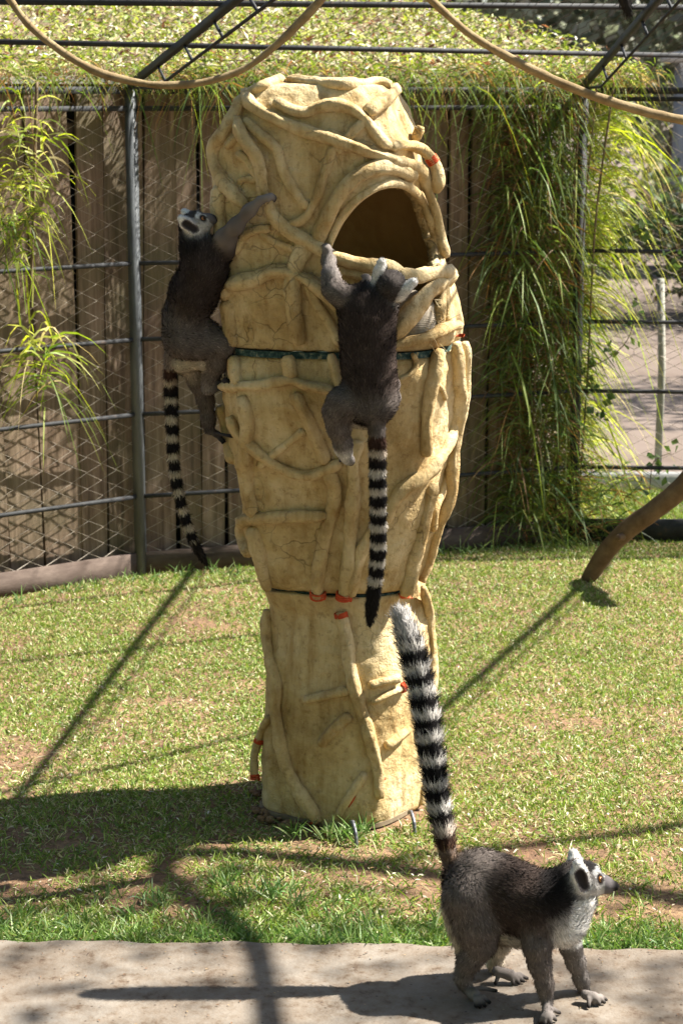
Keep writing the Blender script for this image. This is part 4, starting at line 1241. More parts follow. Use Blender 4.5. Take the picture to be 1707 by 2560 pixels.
# ------------------------------------------------------------------ lemurs: one continuous skin from smooth-blended limbs
def surface_nets(vol, org, h):
    s = vol < 0
    nx, ny, nz = vol.shape
    c = [(i, j, k) for i in (0, 1) for j in (0, 1) for k in (0, 1)]
    sl_ = lambda o: tuple(slice(o[a], vol.shape[a] - 1 + o[a]) for a in range(3))
    cnt = sum(s[sl_(o)].astype(np.int8) for o in c)
    mixed = (cnt > 0) & (cnt < 8)
    idx = np.argwhere(mixed)
    acc = np.zeros((len(idx), 3)); num = np.zeros(len(idx))
    I, J, K = idx.T
    for a in range(8):
        for b in range(a + 1, 8):
            oa, ob = c[a], c[b]
            if sum(abs(oa[q] - ob[q]) for q in range(3)) != 1: continue
            va = vol[I + oa[0], J + oa[1], K + oa[2]]; vb = vol[I + ob[0], J + ob[1], K + ob[2]]
            m = (va < 0) != (vb < 0)
            t = np.where(m, va / np.where(m, va - vb, 1), 0)
            for q in range(3):
                acc[:, q] += np.where(m, oa[q] + t * (ob[q] - oa[q]), 0)
            num += m
    verts = (idx + acc / num[:, None]) * h + org
    lut = -np.ones(mixed.shape, np.int64); lut[I, J, K] = np.arange(len(idx))
    quads = []
    for ax in range(3):
        b, d = [(1, 2), (2, 0), (0, 1)][ax]
        lo = [slice(1, n - 1) for n in vol.shape]; hi = list(lo)
        lo[ax] = slice(0, vol.shape[ax] - 1); hi[ax] = slice(1, vol.shape[ax])
        e = np.argwhere(s[tuple(lo)] != s[tuple(hi)])
        if not len(e): continue
        e = e + np.array([l.start for l in lo])
        flip = s[e[:, 0], e[:, 1], e[:, 2]]
        def at(db, dd):
            q = e.copy(); q[:, b] += db; q[:, d] += dd
            return lut[q[:, 0], q[:, 1], q[:, 2]]
        q4 = np.stack([at(-1, -1), at(0, -1), at(0, 0), at(-1, 0)], 1)
        q4[~flip] = q4[~flip][:, ::-1]
        quads.append(q4)
    return verts, np.concatenate(quads)
GREY = (0.122, 0.101, 0.089); BROWN = (0.050, 0.036, 0.030); DARKF = (0.018, 0.015, 0.014); WHITE = (0.66, 0.63, 0.59); LGREY = (0.175, 0.152, 0.137)
CREAM = (0.50, 0.43, 0.33); PALM = (0.045, 0.040, 0.040); RUST = (0.16, 0.085, 0.04); BLACKF = (0.010, 0.009, 0.009)
class Lemur:
    def __init__(s, h=.0034):
        s.h = h; s.p = []; s.cut = []; s.tail = None; s.head = None
    def add(s, a, b, ra, rb, ca, cb=None, fur=.010, k=.012, off=None):
        s.p.append((np.array(a, float), np.array(b, float), ra, rb, np.array(ca), np.array(cb if cb is not None else ca), fur, k))
    def chain(s, pts, rs, cols, fur=.010, k=.012):
        if not isinstance(cols, list): cols = [cols] * len(pts)
        if not isinstance(fur, (list, tuple)): fur = [fur] * len(pts)
        for i in range(len(pts) - 1):
            s.add(pts[i], pts[i + 1], rs[i], rs[i + 1], cols[i], cols[i + 1], (fur[i] + fur[i + 1]) / 2, k)
    def hand(s, wrist, tips, r=.0046, col=PALM, knuck=.5, palm=None, lift=(0, 0, .006), fur=.0):
        w = np.array(wrist, float)
        pc_ = np.array(palm, float) if palm is not None else w + (np.mean([np.array(t) for t in tips[:4]], 0) - w) * .42
        s.add(w, pc_, r * 1.9, r * 2.3, LGREY, col, .003, .008)
        for i, t in enumerate(tips):
            t = np.array(t, float)
            st = pc_ + (t - pc_) * .12 if i < 4 else w + (pc_ - w) * .35
            mid = st + (t - st) * knuck + np.array(lift)
            s.add(st, mid, r * 1.05, r * .95, LGREY if fur else col, col, 0, .0025)
            s.add(mid, t, r * .95, r * .8, col, BLACKF, 0, .0025)
    def set_head(s, c, fwd, up, R, mz=1.66):
        f = Vector(fwd).normalized(); u = Vector(up); u = (u - f * u.dot(f)).normalized(); sd = f.cross(u)
        s.head = (np.array(c, float), np.array(f), np.array(u), np.array(sd), R)
        H = lambda a, b, c_: np.array(c) + R * (a * np.array(f) + b * np.array(sd) + c_ * np.array(u))
        s.H = H
        s.add(H(-.25, 0, .05), H(.15, 0, .08), R * .88, R * .86, GREY, GREY, .006, .01)
        for sg in (-1, 1):
            s.add(H(.35, .40 * sg, -.22), H(.1, .5 * sg, -.3), R * .42, R * .45, WHITE, WHITE, .006, .012)   # cheeks
        s.add(H(.55, 0, -.10), H(1.12, 0, -.24), R * .56, R * .44, WHITE, WHITE, .002, .010)
        s.add(H(1.12, 0, -.24), H(mz, 0, -.36), R * .43, R * .25, PALM, BLACKF, .0, .006)
        s.add(H(.75, 0, -.50), H(1.40, 0, -.56), R * .30, R * .15, WHITE, PALM, .0, .006)     # jaw
        s.add(H(.4, 0, -.45), H(.0, 0, -.55), R * .45, R * .5, WHITE, WHITE, .006, .014)
        for sg in (-1, 1):      # ears: big cupped lobes with a pale rim
            s.add(H(-.16, .74 * sg, -.12), H(-.24, 1.02 * sg, .52), R * .48, R * .46, WHITE, WHITE, .006, .006)
            s.add(H(-.24, 1.04 * sg, .62), H(-.32, 1.14 * sg, 1.02), R * .40, R * .28, WHITE, WHITE, .004, .005)
            s.cut.append((H(.10, 1.20 * sg, -.16), H(-.22, 1.42 * sg, .54), R * .255, R * .23, .006))
    def eval(s):
        h = s.h
        lo = np.min([np.minimum(p[0] - p[2], p[1] - p[3]) for p in s.p], 0) - .02
        hi = np.max([np.maximum(p[0] + p[2], p[1] + p[3]) for p in s.p], 0) + .02
        n = np.ceil((hi - lo) / h).astype(int) + 1
        vol = np.full(n, .05, np.float32); ax = [lo[i] + np.arange(n[i]) * h for i in range(3)]
        def cap(p, X, Y, Z):
            a, b, ra, rb = p[:4]; ab = b - a; L2 = max((ab ** 2).sum(), 1e-12)
            t = np.clip(((X - a[0]) * ab[0] + (Y - a[1]) * ab[1] + (Z - a[2]) * ab[2]) / L2, 0, 1)
            return np.sqrt((X - a[0] - t * ab[0]) ** 2 + (Y - a[1] - t * ab[1]) ** 2 + (Z - a[2] - t * ab[2]) ** 2) - (ra + (rb - ra) * t)
        def region(p, m):
            r = max(p[2], p[3]) + m
            l = np.minimum(p[0], p[1]) - r; u = np.maximum(p[0], p[1]) + r
            i0 = np.clip(np.floor((l - lo) / h).astype(int), 0, n - 1); i1 = np.clip(np.ceil((u - lo) / h).astype(int) + 1, 1, n)
            sl_ = tuple(slice(i0[q], i1[q]) for q in range(3))
            return sl_, np.meshgrid(*[ax[q][sl_[q]] for q in range(3)], indexing='ij', sparse=True)
        for p in s.p:
            k = p[7]; sl_, (X, Y, Z) = region(p, .02 + k)
            d = cap(p, X, Y, Z); v = vol[sl_]
            hh = np.maximum(k - np.abs(v - d), 0) / k
            vol[sl_] = np.minimum(v, d) - hh * hh * k * .25
        for p in s.cut:
            sl_, (X, Y, Z) = region(p, .02)
            d = -cap(p, X, Y, Z); v = vol[sl_]; k = p[4]
            hh = np.maximum(k - np.abs(v - d), 0) / k
            vol[sl_] = np.maximum(v, d) + hh * hh * k * .25
        return vol, lo
    def attrs(s, V):
        n = len(V); wsum = np.zeros(n); col = np.zeros((n, 3)); fur = np.zeros(n); comb = np.zeros((n, 3))
        for (a, b, ra, rb, ca, cb, fl, k) in s.p:
            ab = b - a; L2 = max((ab ** 2).sum(), 1e-12)
            t = np.clip(((V - a) @ ab) / L2, 0, 1)
            d = np.linalg.norm(V - a - t[:, None] * ab, axis=1) - (ra + (rb - ra) * t)
            w = np.exp(-np.clip(d, -.004, 1) / .0035) + 1e-12
            wsum += w; col += w[:, None] * (ca + (cb - ca) * t[:, None]); fur += w * fl
            comb += w[:, None] * (ab / math.sqrt(L2))
        col /= wsum[:, None]; fur /= wsum; comb /= np.linalg.norm(comb, axis=1, keepdims=True) + 1e-9
        nz = np.array([mnoise.noise(Vector(v) * 45) for v in V]) if n < 90000 else np.zeros(n)
        col = col * (1 + .28 * nz[:, None])
        if s.tail is not None:
            pts = np.array([tuple(p) for p in s.tail[0]]); L = np.concatenate([[0], np.cumsum(np.linalg.norm(np.diff(pts, axis=0), axis=1))])
            D = np.full(n, 9.); A_ = np.zeros(n)
            for i in range(len(pts) - 1):
                ab = pts[i + 1] - pts[i]; l2 = (ab ** 2).sum(); t = np.clip(((V - pts[i]) @ ab) / l2, 0, 1)
                d = np.linalg.norm(V - pts[i] - t[:, None] * ab, axis=1); m = d < D
                D[m] = d[m]; A_[m] = (L[i] + t * math.sqrt(l2))[m]
            rt = s.tail[1]
            ontail = (D < rt * 1.7) & (A_ > s.tail[2])
            ph = ((A_ - s.tail[2]) / s.tail[3] + .09 * nz) % 1.0
            black = ph < s.tail[4]
            tipz = A_ > L[-1] - s.tail[5]
            c = np.where(black[:, None], np.array(BLACKF) * 1.2, np.array(s.tail[6]))
            root_ = np.clip((A_ - s.tail[2]) / .07, 0, 1)[:, None]
            c = c * root_ + (np.where(black[:, None], np.array((.05, .026, .018)), np.array((.30, .20, .12)))) * (1 - root_)
            c = np.where(tipz[:, None], np.array(s.tail[7]), c)
            col[ontail] = c[ontail]; fur[ontail] = s.tail[8]
        if s.head is not None:
            c, f, u, sd, R = s.head
            q = (V - c) / R; a, b, c_ = q @ f, q @ sd, q @ u
            rad = np.linalg.norm(q, axis=1)
            nearh = (rad < 1.9) & (np.abs(b) < .72)
            skull = nearh & (rad < 1.25)
            crown = skull & (c_ > .10 + .95 * np.clip(a, 0, 2) - .35 * np.clip(-a, 0, 1)) & (a < .74)
            col[crown] = np.array((.070, .060, .055))
            back = skull & (a < -.12) & (c_ > -.8)
            col[back] = np.array((.052, .044, .040))
            brow = skull & ~crown & (a > .35) & (c_ > -.1)
            col[brow] = np.array(WHITE)
            for sg in (-1, 1):
                e = s.eye_at(sg)
                de = np.linalg.norm(V - e, axis=1) / R
                wq = np.clip((.40 - de) / .12, 0, 1)[:, None] * (a > .2)[:, None]; col = col * (1 - wq) + np.array((.022, .017, .016)) * wq; fur[de < .36] = 0
            mz = nearh & (a > 1.15) & (c_ > -.75); tn = np.clip((a - 1.45) / .25, 0, 1)[:, None]; cz_ = np.array((.13, .115, .115)) * (1 - tn) + np.array((.014, .012, .012)) * tn; col[mz] = cz_[mz]; fur[mz] = 0
            bridge = nearh & (a > .75) & (a <= 1.15) & (np.abs(b) < .22) & (c_ > -.1); col[bridge] = np.array((.13, .12, .12)); fur[a > .9] = np.minimum(fur[a > .9], .001)
            for (p0, p1, r0, r1, k) in s.cut:
                ab = p1 - p0; t = np.clip(((V - p0) @ ab) / (ab ** 2).sum(), 0, 1)
                d = np.linalg.norm(V - p0 - t[:, None] * ab, axis=1) - (r0 + (r1 - r0) * t)
                m = d < .004; e_ = np.clip(d / .0035, 0, 1)[:, None]; cin = np.array((.030, .025, .024)) * (1 - e_) + np.array((.17, .15, .145)) * e_; col[m] = cin[m]; fur[m] = 0
        return np.clip(col, .004, 1), fur, comb
    def eye_at(s, sg): return s.H(.80, .42 * sg, .10)
    def build(s, label, nfur, eyes=True, under_fn=None, stroke=None):
        vol, lo = s.eval()
        V, Fq = surface_nets(vol, lo, s.h)
        ok = (Fq >= 0).all(1); Fq = Fq[ok]
        col, fur, comb = s.attrs(V)
        if under_fn is not None: col = under_fn(V, col)
        fn = np.cross(V[Fq[:, 2]] - V[Fq[:, 0]], V[Fq[:, 3]] - V[Fq[:, 1]])
        vn = np.zeros_like(V)
        for q in range(4): np.add.at(vn, Fq[:, q], fn)
        vn /= np.linalg.norm(vn, axis=1, keepdims=True) + 1e-12
        root = finish(empty('lemur', s.base), label, 'lemur', 'ring-tailed lemurs')
        o = mesh_np('body', V, Fq, M['fur'], cols=col, smooth=True); under(o, root)
        if eyes:
            for sg in (-1, 1):
                c = Vector(s.eye_at(sg)) ; R = s.head[4]
                bm = bmesh.new(); bmesh.ops.create_uvsphere(bm, u_segments=16, v_segments=10, radius=R * .165)
                me = bpy.data.meshes.new('eye'); bm.to_mesh(me); bm.free(); me.materials.append(M['eye'])
                for f in me.polygons: f.use_smooth = True
                e = bpy.data.objects.new('eye', me); COL.objects.link(e)
                e.location = c + (Vector(s.head[1]) * .05 + Vector(s.head[3]) * sg * .04) * R
                e.rotation_euler = (Vector(s.head[1]) * .8 + Vector(s.head[3]) * sg * .6).to_track_quat('Z', 'Y').to_euler()
                under(e, root)
        # fur strands
        ar = np.linalg.norm(fn, axis=1); fm = fur[Fq].mean(1)
        pr_ = ar * (fm > .0015); pr_ /= pr_.sum()
        pick = rng.choice(len(Fq), nfur, p=pr_)
        a, b = rng.random(nfur), rng.random(nfur)
        q = Fq[pick]
        w = np.stack([(1 - a) * (1 - b), a * (1 - b), a * b, (1 - a) * b], 1)[:, :, None]
        pos = (V[q] * w).sum(1); nn = (vn[q] * w).sum(1); cc = (col[q] * w).sum(1); cm = (comb[q] * w).sum(1); ll = (fur[q] * w[:, :, 0]).sum(1)
        tang = cm - nn * (cm * nn).sum(1, keepdims=True)
        d = tang * .85 + nn * rng.uniform(.25, .75, (nfur, 1)) + rng.normal(size=(nfur, 3)) * .22
        d /= np.linalg.norm(d, axis=1, keepdims=True)
        L = ll * rng.uniform(.5, 1.25, nfur)
        side = np.cross(d, nn + rng.normal(size=(nfur, 3)) * .3); side /= np.linalg.norm(side, axis=1, keepdims=True) + 1e-9
        wd = rng.uniform(.0005, .0010, nfur)[:, None]
        mid = pos + d * L[:, None] * .55; tip = pos + (d * 1.0 - nn * .16) * L[:, None]
        SV = np.stack([pos - side * wd, pos + side * wd, mid + side * wd * .8, mid - side * wd * .8, tip], 1)
        cc = cc * np.clip(1 + rng.normal(size=(nfur, 1)) * .22, .4, 1.8)
        lite = rng.random(nfur) < .10; cc[lite] = cc[lite] * 1.5 + .008
        CV = np.repeat(np.clip(cc, .004, .9)[:, None], 5, 1)
        NV = np.repeat((nn + d * .12)[:, None], 5, 1); NV /= np.linalg.norm(NV, axis=2, keepdims=True)
        base = (np.arange(nfur) * 5)[:, None]
        f = mesh_np('fur', SV.reshape(-1, 3), [base + np.array([[0, 1, 2, 3]]), base + np.array([[3, 2, 4]])], M['fur'], cols=CV.reshape(-1, 3), nrm=NV.reshape(-1, 3))
        f['kind'] = 'stuff'; under(f, root)
        return root
def eye_mat():
    m, nt, b = new_mat('amber_eye')
    tc = N(nt, 'ShaderNodeTexCoord'); sx = N(nt, 'ShaderNodeSeparateXYZ'); nt.links.new(tc.outputs['Generated'], sx.inputs[0])
    r = ramp(nt, sx.outputs['Z'], [(0.0, (0.01, 0.01, 0.01)), (0.80, (0.42, 0.15, 0.02)), (0.945, (0.008, 0.006, 0.005))])
    r.color_ramp.elements[1].position = .74
    nt.links.new(r.outputs[0], b.inputs['Base Color']); b.inputs['Roughness'].default_value = .08
    return m
M['eye'] = eye_mat()

# --- the lemur walking on the path
def lemur_walk():
    m = Lemur(.0034); m.base = (P(1230, 2480, 3.97).x, 3.97, 0)
    Q = lambda cx, cy, Y: np.array(P(1050 + cx / 2.851, 2050 + cy / 2.851, Y))
    Gq = lambda cx, cy, z=PATH_Z + .006: np.array(G(1050 + cx / 2.851, 2050 + cy / 2.851, z))
    k = 1 / 3318.
    # trunk
    m.add(Q(345, 420, 4.02), Q(430, 420, 4.01), 175 * k, 190 * k, GREY, GREY, .013, .03)
    m.chain([Q(430, 425, 4.015), Q(590, 500, 3.995), Q(760, 575, 3.97), Q(880, 620, 3.95)], [195 * k, 215 * k, 212 * k, 195 * k], [GREY, BROWN, BROWN, BROWN], .014, .03)
    m.add(Q(600, 600, 3.995), Q(820, 670, 3.97), 165 * k, 160 * k, BROWN, BROWN, .014, .03)
    m.add(Q(560, 790, 4.01), Q(860, 790, 3.975), 100 * k, 125 * k, CREAM, WHITE, .016, .02)     # belly
    m.add(Q(930, 600, 3.94), Q(1000, 760, 3.935), 175 * k, 130 * k, DARKF, WHITE, .014, .03)
    # neck
    m.add(Q(930, 560, 3.945), Q(1060, 450, 3.935), 165 * k, 135 * k, DARKF, BLACKF, .013, .03)
    m.add(Q(1080, 720, 3.935), Q(1165, 590, 3.93), 110 * k, 80 * k, WHITE, WHITE, .013, .03)   # white throat
    # near hind leg: thigh, shank, foot
    m.chain([Q(330, 560, 3.965), Q(400, 760, 3.955), Q(430, 880, 3.953)], [165 * k, 135 * k, 100 * k], [GREY, GREY, GREY], .012, .025)
    m.chain([Q(430, 890, 3.953), Q(350, 1000, 3.956), Q(305, 1110, 3.962), Q(315, 1170, 3.965)], [98 * k, 78 * k, 55 * k, 46 * k], [GREY, GREY, LGREY, LGREY], .009, .018)
    m.add(Q(235, 620, 3.99), Q(285, 850, 3.975), 75 * k, 60 * k, CREAM, CREAM, .018, .025)
    hl = Gq(318, 1195, PATH_Z + .018)
    m.hand(hl, [Gq(395, 1325), Gq(425, 1330), Gq(460, 1325), Gq(492, 1300), Gq(540, 1218)], 0.0058, LGREY, palm=Gq(385, 1245, PATH_Z + .016))
    # far hind leg
    m.chain([Q(420, 640, 4.06), Q(560, 860, 4.075), Q(530, 1010, 4.085), Q(535, 1080, 4.09)], [120 * k, 85 * k, 48 * k, 40 * k], [CREAM, CREAM, CREAM, LGREY], .010, .018)
    m.hand(Gq(545, 1075, PATH_Z + .030), [Gq(660, 1165), Gq(700, 1160), Gq(735, 1150), Gq(760, 1130), Gq(535, 1165)], .0056, LGREY, palm=Gq(640, 1105, PATH_Z + .020))
    # near arm
    m.chain([Q(830, 720, 3.925), Q(830, 900, 3.905), Q(850, 1030, 3.90), Q(885, 1170, 3.895), Q(905, 1320, 3.885)], [125 * k, 92 * k, 70 * k, 52 * k, 40 * k], [BROWN, GREY, GREY, GREY, LGREY], .008, .018)
    m.hand(Gq(905, 1345, PATH_Z + .020), [Gq(848, 1440), Gq(885, 1450), Gq(930, 1450), Gq(965, 1425), Gq(990, 1375)], .0056, LGREY, palm=Gq(905, 1395, PATH_Z + .016))
    # far arm
    m.chain([Q(1040, 760, 3.965), Q(1070, 900, 3.975), Q(1105, 1010, 3.98), Q(1145, 1130, 3.985), Q(1170, 1230, 3.985)], [90 * k, 68 * k, 58 * k, 46 * k, 38 * k], [WHITE, LGREY, LGREY, LGREY, LGREY], .007, .018)
    m.hand(Gq(1175, 1245, PATH_Z + .020), [Gq(1235, 1310), Gq(1275, 1312), Gq(1310, 1300), Gq(1322, 1280), Gq(1200, 1332)], .0055, LGREY, palm=Gq(1235, 1265, PATH_Z + .017))
    # head
    m.set_head(Q(1150, 420, 3.94), (1, -.02, .0), (.02, .16, 1), 140 * k)
    # tail
    tp = [Q(280, 330, 4.03)] + [np.array(PD(x, y, Y)) for x, y, Y in ((1034, 1985, 4.04), (1020, 1915, 4.05), (1004, 1830, 4.06), (992, 1740, 4.07), (980, 1650, 4.085), (963, 1560, 4.10), (942, 1480, 4.11), (922, 1418, 4.12))]
    pth = catmull(tp, .03)
    n = len(pth); rs = [np.interp(i / (n - 1), [0, .12, .3, .6, .85, 1], [.020, .0148, .0185, .0225, .024, .015]) for i in range(n)]
    m.chain([np.array(p) for p in pth], rs, GREY, .012, .006)
    Ltot = sum((pth[i + 1] - pth[i]).length for i in range(n - 1))
    m.tail = (pth, .026, .055, .0515, .60, .055, (.50, .47, .43), (.36, .34, .32), .029)
    def under_(V, c):
        # warm tone at the tail root
        d = np.linalg.norm(V - Q(215, 300, 4.03), axis=1); w = np.clip(1 - d / .035, 0, 1)[:, None]
        c = c * (1 - w * .7) + np.array(RUST) * w * .7
        a_, b_ = Q(1105, 560, 3.93), Q(985, 960, 3.93); f_ = np.array((.8, -.25, -.45)); f_ /= np.linalg.norm(f_)
        ab = b_ - a_; t = np.clip(((V - a_) @ ab) / (ab @ ab), -.1, 1.05); off = (V - a_ - t[:, None] * ab) @ f_
        ch = np.clip((off + .006) / .012, 0, 1) * (t > -.05) * (t < 1.0) * (V[:, 2] < m.head[0][2] - .02) * (V[:, 0] > Q(930, 900, 3.93)[0]) * (V[:, 2] > .14)
        ch = ch[:, None]
        return c * (1 - ch) + np.array(WHITE) * ch
    m.build('grey lemur walking on the concrete path with its ringed tail raised high', 52000, under_fn=under_)
lemur_walk()

# --- the lemur climbing the shaded flank of the tower
def lemur_flank():
    m = Lemur(.0036); m.base = tuple(P(480, 1000, 5.030))
    Q = lambda cx, cy, Y, gap=.030: clear_of(390 + cx / 2.4, 460 + cy / 2.4, Y, gap)
    k = 1 / (2.4 * 4888 / 5.22)
    DY = -.085
    Q0 = Q; Q = lambda cx, cy, Y, gap=.030: Q0(cx, cy, Y + DY * min(1, max(0, (1150 - cy) / 500)), gap)
    m.chain([Q(165, 930, 5.010), Q(175, 800, 5.000), Q(225, 650, 4.990), Q(290, 510, 4.970), Q(315, 430, 4.960)], [100 * k, 108 * k, 118 * k, 112 * k, 92 * k], [GREY, GREY, BROWN, BROWN, BROWN], .013, .03)
    m.add(Q(250, 660, 5.010), Q(330, 520, 5.000), 95 * k, 95 * k, BROWN, BROWN, .014, .03)
    m.chain([Q(290, 470, 4.960), Q(240, 380, 4.960), Q(225, 310, 4.960)], [88 * k, 74 * k, 70 * k], [BROWN, DARKF, DARKF], .011, .025)
    # near arm
    sh = on_tower(*[390 + 665 / 2.4, 460 + 95 / 2.4], .018)
    m.chain([Q(335, 425, 5.0, .05), Q(410, 325, 4.985, .055), Q(480, 252, 4.97, .050), Q(560, 160, 4.93, .045), Q(622, 102, 4.93, .050)], [66 * k, 46 * k, 38 * k, 30 * k, 25 * k], [BROWN, GREY, GREY, GREY, LGREY], .008, .02)
    hw = Q(628, 94, 4.93, .050)
    m.hand(hw, [Q(x, y, 4.95, gp) for x, y, gp in ((716, 74, .028), (720, 88, .030), (712, 103, .034), (700, 64, .030), (648, 116, .036))], .0046, LGREY, palm=Q(672, 82, 4.93, .048), lift=(0, -.004, .004))
    # far arm reaching round the flank
    m.chain([Q(350, 450, 5.050), Q(420, 400, 5.110), Q(455, 330, 5.170)], [60 * k, 45 * k, 30 * k], [BROWN, BROWN, GREY], .008, .02)
    # near hind leg
    m.chain([Q(170, 930, 4.970), Q(290, 935, 4.99), Q(395, 955, 4.975)], [108 * k, 100 * k, 72 * k], [GREY, GREY, GREY], .010, .025)
    m.chain([Q(395, 960, 4.975), Q(370, 1060, 4.98), Q(330, 1150, 4.99), Q(315, 1225, 4.995)], [70 * k, 58 * k, 46 * k, 38 * k], [GREY, GREY, GREY, LGREY], .008, .015)
    m.hand(Q(330, 1245, 4.995), [Q(425, 1165, 4.955), Q(440, 1180, 4.95), Q(445, 1200, 4.95), Q(435, 1175, 4.975), Q(415, 1245, 4.975)], .0048, PALM, palm=Q(390, 1205, 4.975), lift=(0, -.004, .004))
    # far hind leg, stretched down
    m.chain([Q(190, 1030, 5.050), Q(255, 1180, 5.070), Q(300, 1300, 5.080), Q(315, 1410, 5.080), Q(318, 1470, 5.080)], [85 * k, 55 * k, 42 * k, 34 * k, 28 * k], [CREAM, GREY, GREY, GREY, PALM], .009, .018)
    m.hand(Q(325, 1480, 5.080), [Q(400, 1555, 5.050), Q(415, 1545, 5.050), Q(385, 1540, 5.060), Q(465, 1508, 5.040), Q(468, 1520, 5.070)], .0044, PALM, palm=Q(372, 1505, 5.070), lift=(0, 0, 0))
    m.add(Q(150, 1080, 5.030), Q(260, 1060, 4.990), 50 * k, 50 * k, CREAM, CREAM, .010, .02)
    # head thrown back, looking up
    m.set_head(Q(232, 245, 4.960), (1, -.12, .62), (-.55, -.12, 1), 77 * k, 1.4)
    tp = [Q(110, 990, 5.040), Q(88, 1080, 5.050), Q(86, 1180, 5.050), Q(90, 1290, 5.050), Q(95, 1400, 5.050), Q(100, 1520, 5.050), Q(108, 1650, 5.050), Q(125, 1800, 5.050), Q(155, 1930, 5.050), Q(195, 2070, 5.050), Q(250, 2190, 5.050), Q(300, 2275, 5.050)]
    pth = catmull(tp, .03); n = len(pth)
    rs = [np.interp(i / (n - 1), [0, .1, .3, .7, .9, 1], [.021, .0135, .0135, .0110, .010, .004]) for i in range(n)]
    m.chain([np.array(p) for p in pth], rs, GREY, .010, .006)
    m.tail = (pth, .020, .06, .0490, .60, .07, (.40, .35, .26), (.018, .015, .013), .014)
    m.build('lemur clinging to the flank of the clay tower, head thrown back, long tail hanging free', 44000)
lemur_flank()

# --- the lemur seen from behind, hanging on the front of the tower
def lemur_front():
    m = Lemur(.0036); m.base = tuple(P(980, 1000, 4.72))
    Q = lambda cx, cy, Y, gap=.034: clear_of(760 + cx / 3.856, 590 + cy / 3.856, Y, gap)
    k = 1 / (3.856 * 4888 / 4.95)
    YB = 4.735
    m.chain([Q(640, 1600, YB), Q(640, 1420, YB), Q(615, 1200, YB), Q(610, 950, YB), Q(610, 740, YB), Q(640, 640, YB)], [205 * k, 215 * k, 215 * k, 225 * k, 215 * k, 170 * k], [GREY, BROWN, BROWN, BROWN, BROWN, DARKF], .013, .03)
    m.add(Q(500, 680, YB), Q(720, 690, YB), 130 * k, 130 * k, BROWN, BROWN, .012, .03)
    m.add(Q(560, 1640, YB), Q(720, 1600, YB), 135 * k, 150 * k, GREY, GREY, .012, .03)
    m.chain([Q(690, 640, YB), Q(760, 570, YB), Q(815, 510, YB)], [125 * k, 108 * k, 112 * k], [DARKF, DARKF, DARKF], .010, .02)
    # left arm, raised and gripping the long root
    h1 = on_tower(760 + 215 / 3.856, 590 + 105 / 3.856, .0)
    YH = h1.y - .040
    m.chain([Q(470, 610, YB - .005), Q(340, 560, YB - .015), Q(275, 510, YB - .01), Q(255, 390, YB + .0), Q(235, 240, YH), Q(222, 165, YH)], [105 * k, 92 * k, 78 * k, 66 * k, 48 * k, 38 * k], [BROWN, GREY, GREY, LGREY, LGREY, LGREY], .007, .02)
    m.hand(Q(222, 165, YH), [Q(180, 90, YH + .01), Q(205, 80, YH + .012), Q(232, 84, YH + .012), Q(252, 100, YH + .01), Q(282, 135, YH + .006)], .0046, LGREY, palm=Q(215, 125, YH - .004), lift=(0, -.004, .003))
    # right hand over the sill
    h2 = on_tower(760 + 600 / 3.856, 590 + 430 / 3.856, 0.0); Y2 = h2.y - .040
    m.chain([Q(690, 640, YB + .03), Q(660, 560, Y2 - .0), Q(610, 470, Y2)], [80 * k, 55 * k, 40 * k], [GREY, LGREY, LGREY], .006, .02)
    m.hand(Q(608, 460, Y2), [Q(555, 385, Y2 + .008), Q(585, 372, Y2 + .008), Q(615, 376, Y2 + .008), Q(640, 400, Y2 + .008), Q(545, 440, Y2 + .004)], .0046, LGREY, palm=Q(602, 415, Y2 - .004), lift=(0, -.005, .003))
    # left leg
    m.chain([Q(500, 1560, YB), Q(370, 1610, YB - .015), Q(310, 1700, YB - .01)], [130 * k, 125 * k, 108 * k], [GREY, GREY, GREY], .010, .025)
    m.chain([Q(310, 1700, YB - .01), Q(330, 1850, YB + .0), Q(375, 2010, YB + .02), Q(400, 2090, YB + .025)], [108 * k, 92 * k, 72 * k, 58 * k], [GREY, GREY, LGREY, WHITE], .008, .018)
    m.hand(Q(400, 2100, YB + .025), [Q(462, 2200, YB + .06), Q(478, 2180, YB + .06), Q(440, 2205, YB + .065), Q(420, 2195, YB + .07), Q(350, 2170, YB + .06)], .0056, LGREY, palm=Q(440, 2160, YB + .035), lift=(0, 0, 0))
    m.add(Q(350, 2080, YB + .03), Q(410, 2160, YB + .035), 45 * k, 40 * k, WHITE, WHITE, .003, .01)
    # right leg, mostly hidden
    m.chain([Q(760, 1500, YB + .02), Q(850, 1430, YB + .05), Q(880, 1560, YB + .08), Q(850, 1680, YB + .10)], [115 * k, 60 * k, 40 * k, 30 * k], [GREY, GREY, LGREY, LGREY], .008, .02)
    m.add(Q(470, 1790, YB + .01), Q(600, 1800, YB + .01), 45 * k, 55 * k, CREAM, CREAM, .010, .02)
    m.set_head(Q(832, 480, YB - .012), (.25, .95, .05), (.50, -.1, .87), 150 * k)
    tp = [Q(660, 1640, YB), Q(690, 1760, YB - .012), Q(702, 1900, YB - .018), Q(706, 2100, YB - .018), Q(708, 2300, YB - .015)] + [np.array(PD(x, y, YB - .01 + .0002 * (y - 1100))) for x, y in ((868, 1180), (868, 1260), (862, 1330), (854, 1390), (849, 1432))]
    pth = catmull(tp, .03); n = len(pth)
    rs = [np.interp(i / (n - 1), [0, .12, .3, .7, .92, 1], [.028, .0185, .0175, .0165, .013, .005]) for i in range(n)]
    m.chain([np.array(p) for p in pth], rs, GREY, .010, .006)
    m.tail = (pth, .028, .075, .0485, .60, .10, (.42, .385, .33), (.016, .014, .013), .013)
    m.build('lemur seen from behind hanging on the front of the clay tower, gripping the long root', 46000)
lemur_front()
